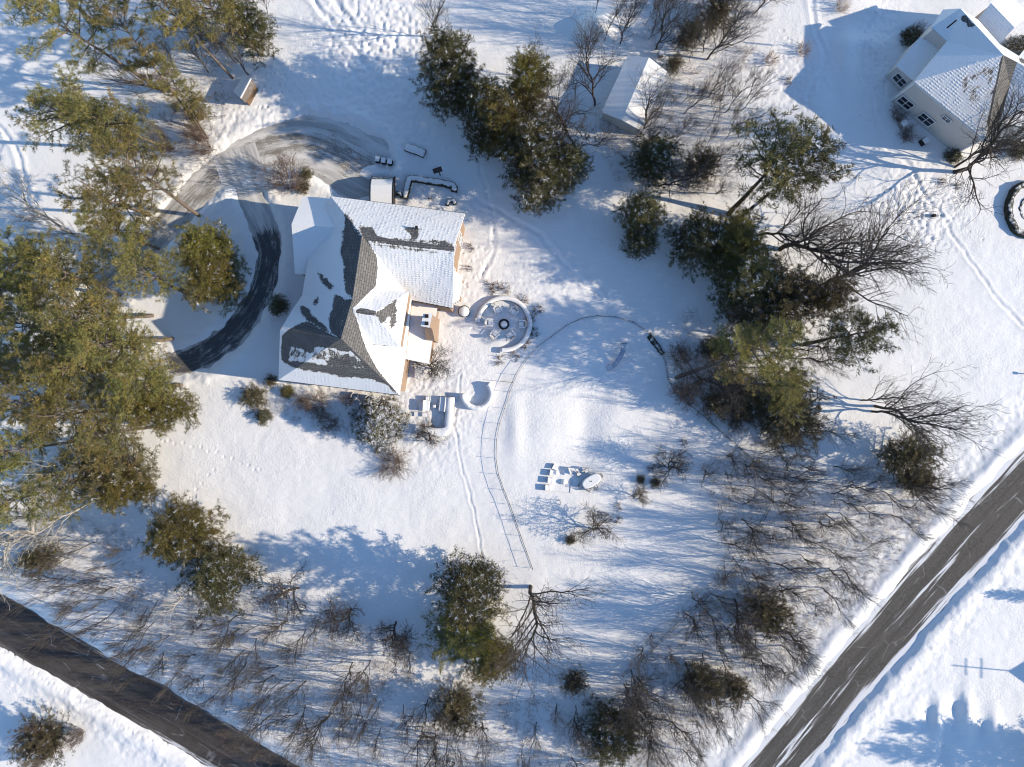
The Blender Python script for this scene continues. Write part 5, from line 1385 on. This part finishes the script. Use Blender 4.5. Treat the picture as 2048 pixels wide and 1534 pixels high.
# garden slide
p = P(1216, 737); t = thing("garden_slide", "curved blue frosted slide standing on the fenced lawn", "slide", (0, 0, 0))
cl = [P(1214, 738, .35), P(1224, 733, .5), P(1235, 722, .9), P(1243, 708, 1.4), P(1247, 697, 1.8), P(1248, 688, 1.95)]
mb = MB(); mb.sweep(smooth_line(cl, .25), [(-.3, 0), (.3, 0), (.3, .18), (.26, .18), (.26, .05), (-.26, .05), (-.26, .18), (-.3, .18)]); mb.build("chute", M['cap_blue'], t)
for s in (-.28, .28):
    q = cl[-1]; mb = MB(); mb.tube([(q.x + s, q.y + .05, 0), (q.x + s, q.y + .05, 2.5)], .035, 6); mb.build("rail", M['dark_metal'], t)
mb = MB(); q = cl[-1]
for k in range(5): mb.tube([(q.x - .28, q.y + .07, .3 + .35 * k), (q.x + .28, q.y + .07, .3 + .35 * k)], .025, 5)
mb.build("ladder", M['dark_metal'], t)
# lower lawn: sandbox patio with snow covered chairs, oval table, bent pole stand
t = thing("patio_edge", "low square timber edging around the snow buried chairs", "edging", (0, 0, 0))
for a, b in (((1091, 981), (1143, 985)), ((1140, 985), (1142, 958))):
    A, B = P(*a), P(*b); mb = MB(); mb.tube([(A.x, A.y, .42), (B.x, B.y, .42)], .045, 4); mb.build("board", M['cap_dark'], t)
def snow_chair(x, y, lab, rz, s=1.0, kind="snowy_chair"):
    p = P(x, y); t = thing(kind, lab, "chair", (p.x, p.y, gh(p.x, p.y) - .12), "snow buried chairs on the lower lawn", rz)
    t.scale = (s, s, s * .62)
    mb = MB(); mb.box((0, 0, .36), (.72, .72, .5)); mb.build("seat", M['cap_all'], t, bevel=.12)
    mb = MB(); mb.box((-.36, 0, .66), (.16, .78, .85)); mb.build("backrest", M['cap_all'], t, bevel=.07)
    mb = MB(); mb.box((-.45, 0, .55), (.04, .74, .8)); mb.build("frame", M['cap_dark'], t)
    return t
snow_chair(1096, 974, "snow buried chair at the lower corner of the timber edging", R(0))
snow_chair(1101, 959, "snow buried chair second from the lower corner of the timber edging", R(-5))
snow_chair(1105, 945, "snow buried chair third from the lower corner of the timber edging", R(-10))
snow_chair(1110, 934, "snow buried chair topmost on the side nearest the fence", R(-30), .9)
snow_chair(1132, 942, "snow buried chair on the side nearest the oval table", R(200), 1.1)
for x, y, lab in ((1127, 963, "small snow mound of a buried stool beside the timber edging"), (1112, 944, "small snow mound of a buried stool by the topmost chair")):
    p = P(x, y); t = thing("buried_stool", lab, "stool", (p.x, p.y, .2)); mb = MB(); mb.lathe([(.3, -.1), (.36, .4), (.25, .55), (.05, .62)], 14); mb.build("seat", M['cap_all'], t, smooth=True)
p = P(1181, 960); t = thing("oval_table", "oval dining table carrying a thick loaf of snow on the lower lawn", "table", (p.x, p.y, .2), rz=R(31))
for nm, mt, z0, z1, k in (("table_top", 'cap_dark', .68, .74, 1.0), ("snow_load", 'cap_all', .74, 1.0, .95)):
    el = [(1.35 * k * math.copysign(abs(math.cos(a)) ** .75, math.cos(a)), .72 * k * math.copysign(abs(math.sin(a)) ** .85, math.sin(a))) for a in [2 * PI * i / 32 for i in range(32)]]
    mb = MB(); mb.prism(el, z0, z1); mb.build(nm, M[mt], t, bevel=.10 if 'snow' in nm else .01)
for sx in (-.8, .8):
    mb = MB(); mb.box((sx, 0, .35), (.1, .7, .7)); mb.build("leg", M['cap_dark'], t)
mb = MB(); mb.tube([(0, 0, 1.0), (0, 0, 1.12)], .06, 8); mb.build("umbrella_socket", M['dark_metal'], t)
ct = P(1181, 960)
def dining(x, y, lab, back=None):
    p = P(x, y); d = ct - p; t = thing("dining_chair", lab, "chair", (p.x, p.y, .2), "dining chairs around the oval table", math.atan2(d.y, d.x) - PI / 2)
    mb = MB(); mb.box((0, 0, .42), (.48, .46, .05)); mb.build("seat", M['cap_dark'], t)
    mb = MB(); mb.tube([(-.23, -.25, .45), (-.22, -.33, .95), (.22, -.33, .95), (.23, -.25, .45)], .035, 5)
    for k in (-.12, -.04, .04, .12): mb.tube([(k, -.26, .45), (k, -.32, .93)], .02, 4)
    mb.build("backrest", M['dark_metal'], t)
    for sx in (-1, 1):
        mb = MB(); mb.tube([(sx * .26, -.25, .62), (sx * .27, .2, .62), (sx * .26, .22, 0)], .03, 5); mb.build("arm", M['dark_metal'], t)
        mb = MB(); mb.tube([(sx * .23, -.24, 0), (sx * .23, -.24, .45)], .025, 5); mb.build("leg", M['dark_metal'], t)
dining(1172, 940, "dark metal chair on the upper long side of the oval table"); dining(1157, 947, "dark metal chair further from the road on the oval table's upper long side")
dining(1198, 951, "dark metal chair at the far eastern end of the oval table"); dining(1176, 975, "dark metal chair on the lower long side of the oval table, left one"); dining(1189, 972, "dark metal chair on the lower long side of the oval table, right one")
dining(1161, 970, "dark metal chair at the western end of the oval table")
p = P(1119, 1000); t = thing("pole_stand", "thin bent pole stand below the timber edging with a long hooked shadow", "pole", (p.x, p.y, .2))
mb = MB(); mb.tube([(0, 0, 0), (0, 0, 1.9)], .03, 6); mb.build("pole", M['dark_metal'], t)
mb = MB(); mb.tube([(0, -.1, 1.9), (0, -.3, 1.3), (0, -.45, .7), (-.02, -.5, 0)], .028, 6); mb.build("hook", M['dark_metal'], t)
mb = MB(); mb.box((-.05, .05, .1), (.5, .16, .3)); mb.build("foot", M['cap_dark'], t)
# boxes by the pale house
box_thing("air_conditioner", "pale square unit on the ground by the pale house wall", "air conditioner", 1799, 253, [("case", 'cap_stone', [((0, 0, .45), (.75, .75, .9))], .04), ("top_panel", 'cap_all', [((0, 0, .98), (.72, .72, .14))], .05)], R(35))
box_thing("air_conditioner", "dark sided square unit with snow on top by the pale house wall", "air conditioner", 1841, 287, [("case", 'dark_metal', [((0, 0, .45), (.8, .8, .9))], .04), ("top_panel", 'cap_all', [((0, 0, .98), (.72, .72, .14))], .05)], R(35))
for x, y, lab, c in ((1863, 433, "small black pot lying on the trodden snow by the pale house", 'dark_metal'),):
    box_thing("black_pot", lab, "pot", x, y, [("pot", c, [((0, 0, .3), (.5, .4, .5))], .12)])
mb = MB(); p = P(1258, 118)
box_thing("barrel", "pale round barrel at the north end of the garage", "barrel", 1319, 114, [("body", 'cap_stone', [((0, 0, .5), (.7, .7, 1.0))], .2), ("lid", 'cap_all', [((0, 0, 1.05), (.6, .6, .16))], .06)])
# mailbox like post by the eastern road seen at the edge
box_thing("post_box", "small dark post at the east edge above the road", "post", 2046, 748, [("post", 'cap_dark', [((0, 0, .35), (.12, .12, .7))], 0), ("box", 'cap_dark', [((0, 0, .7), (.25, .35, .25))], .03)])
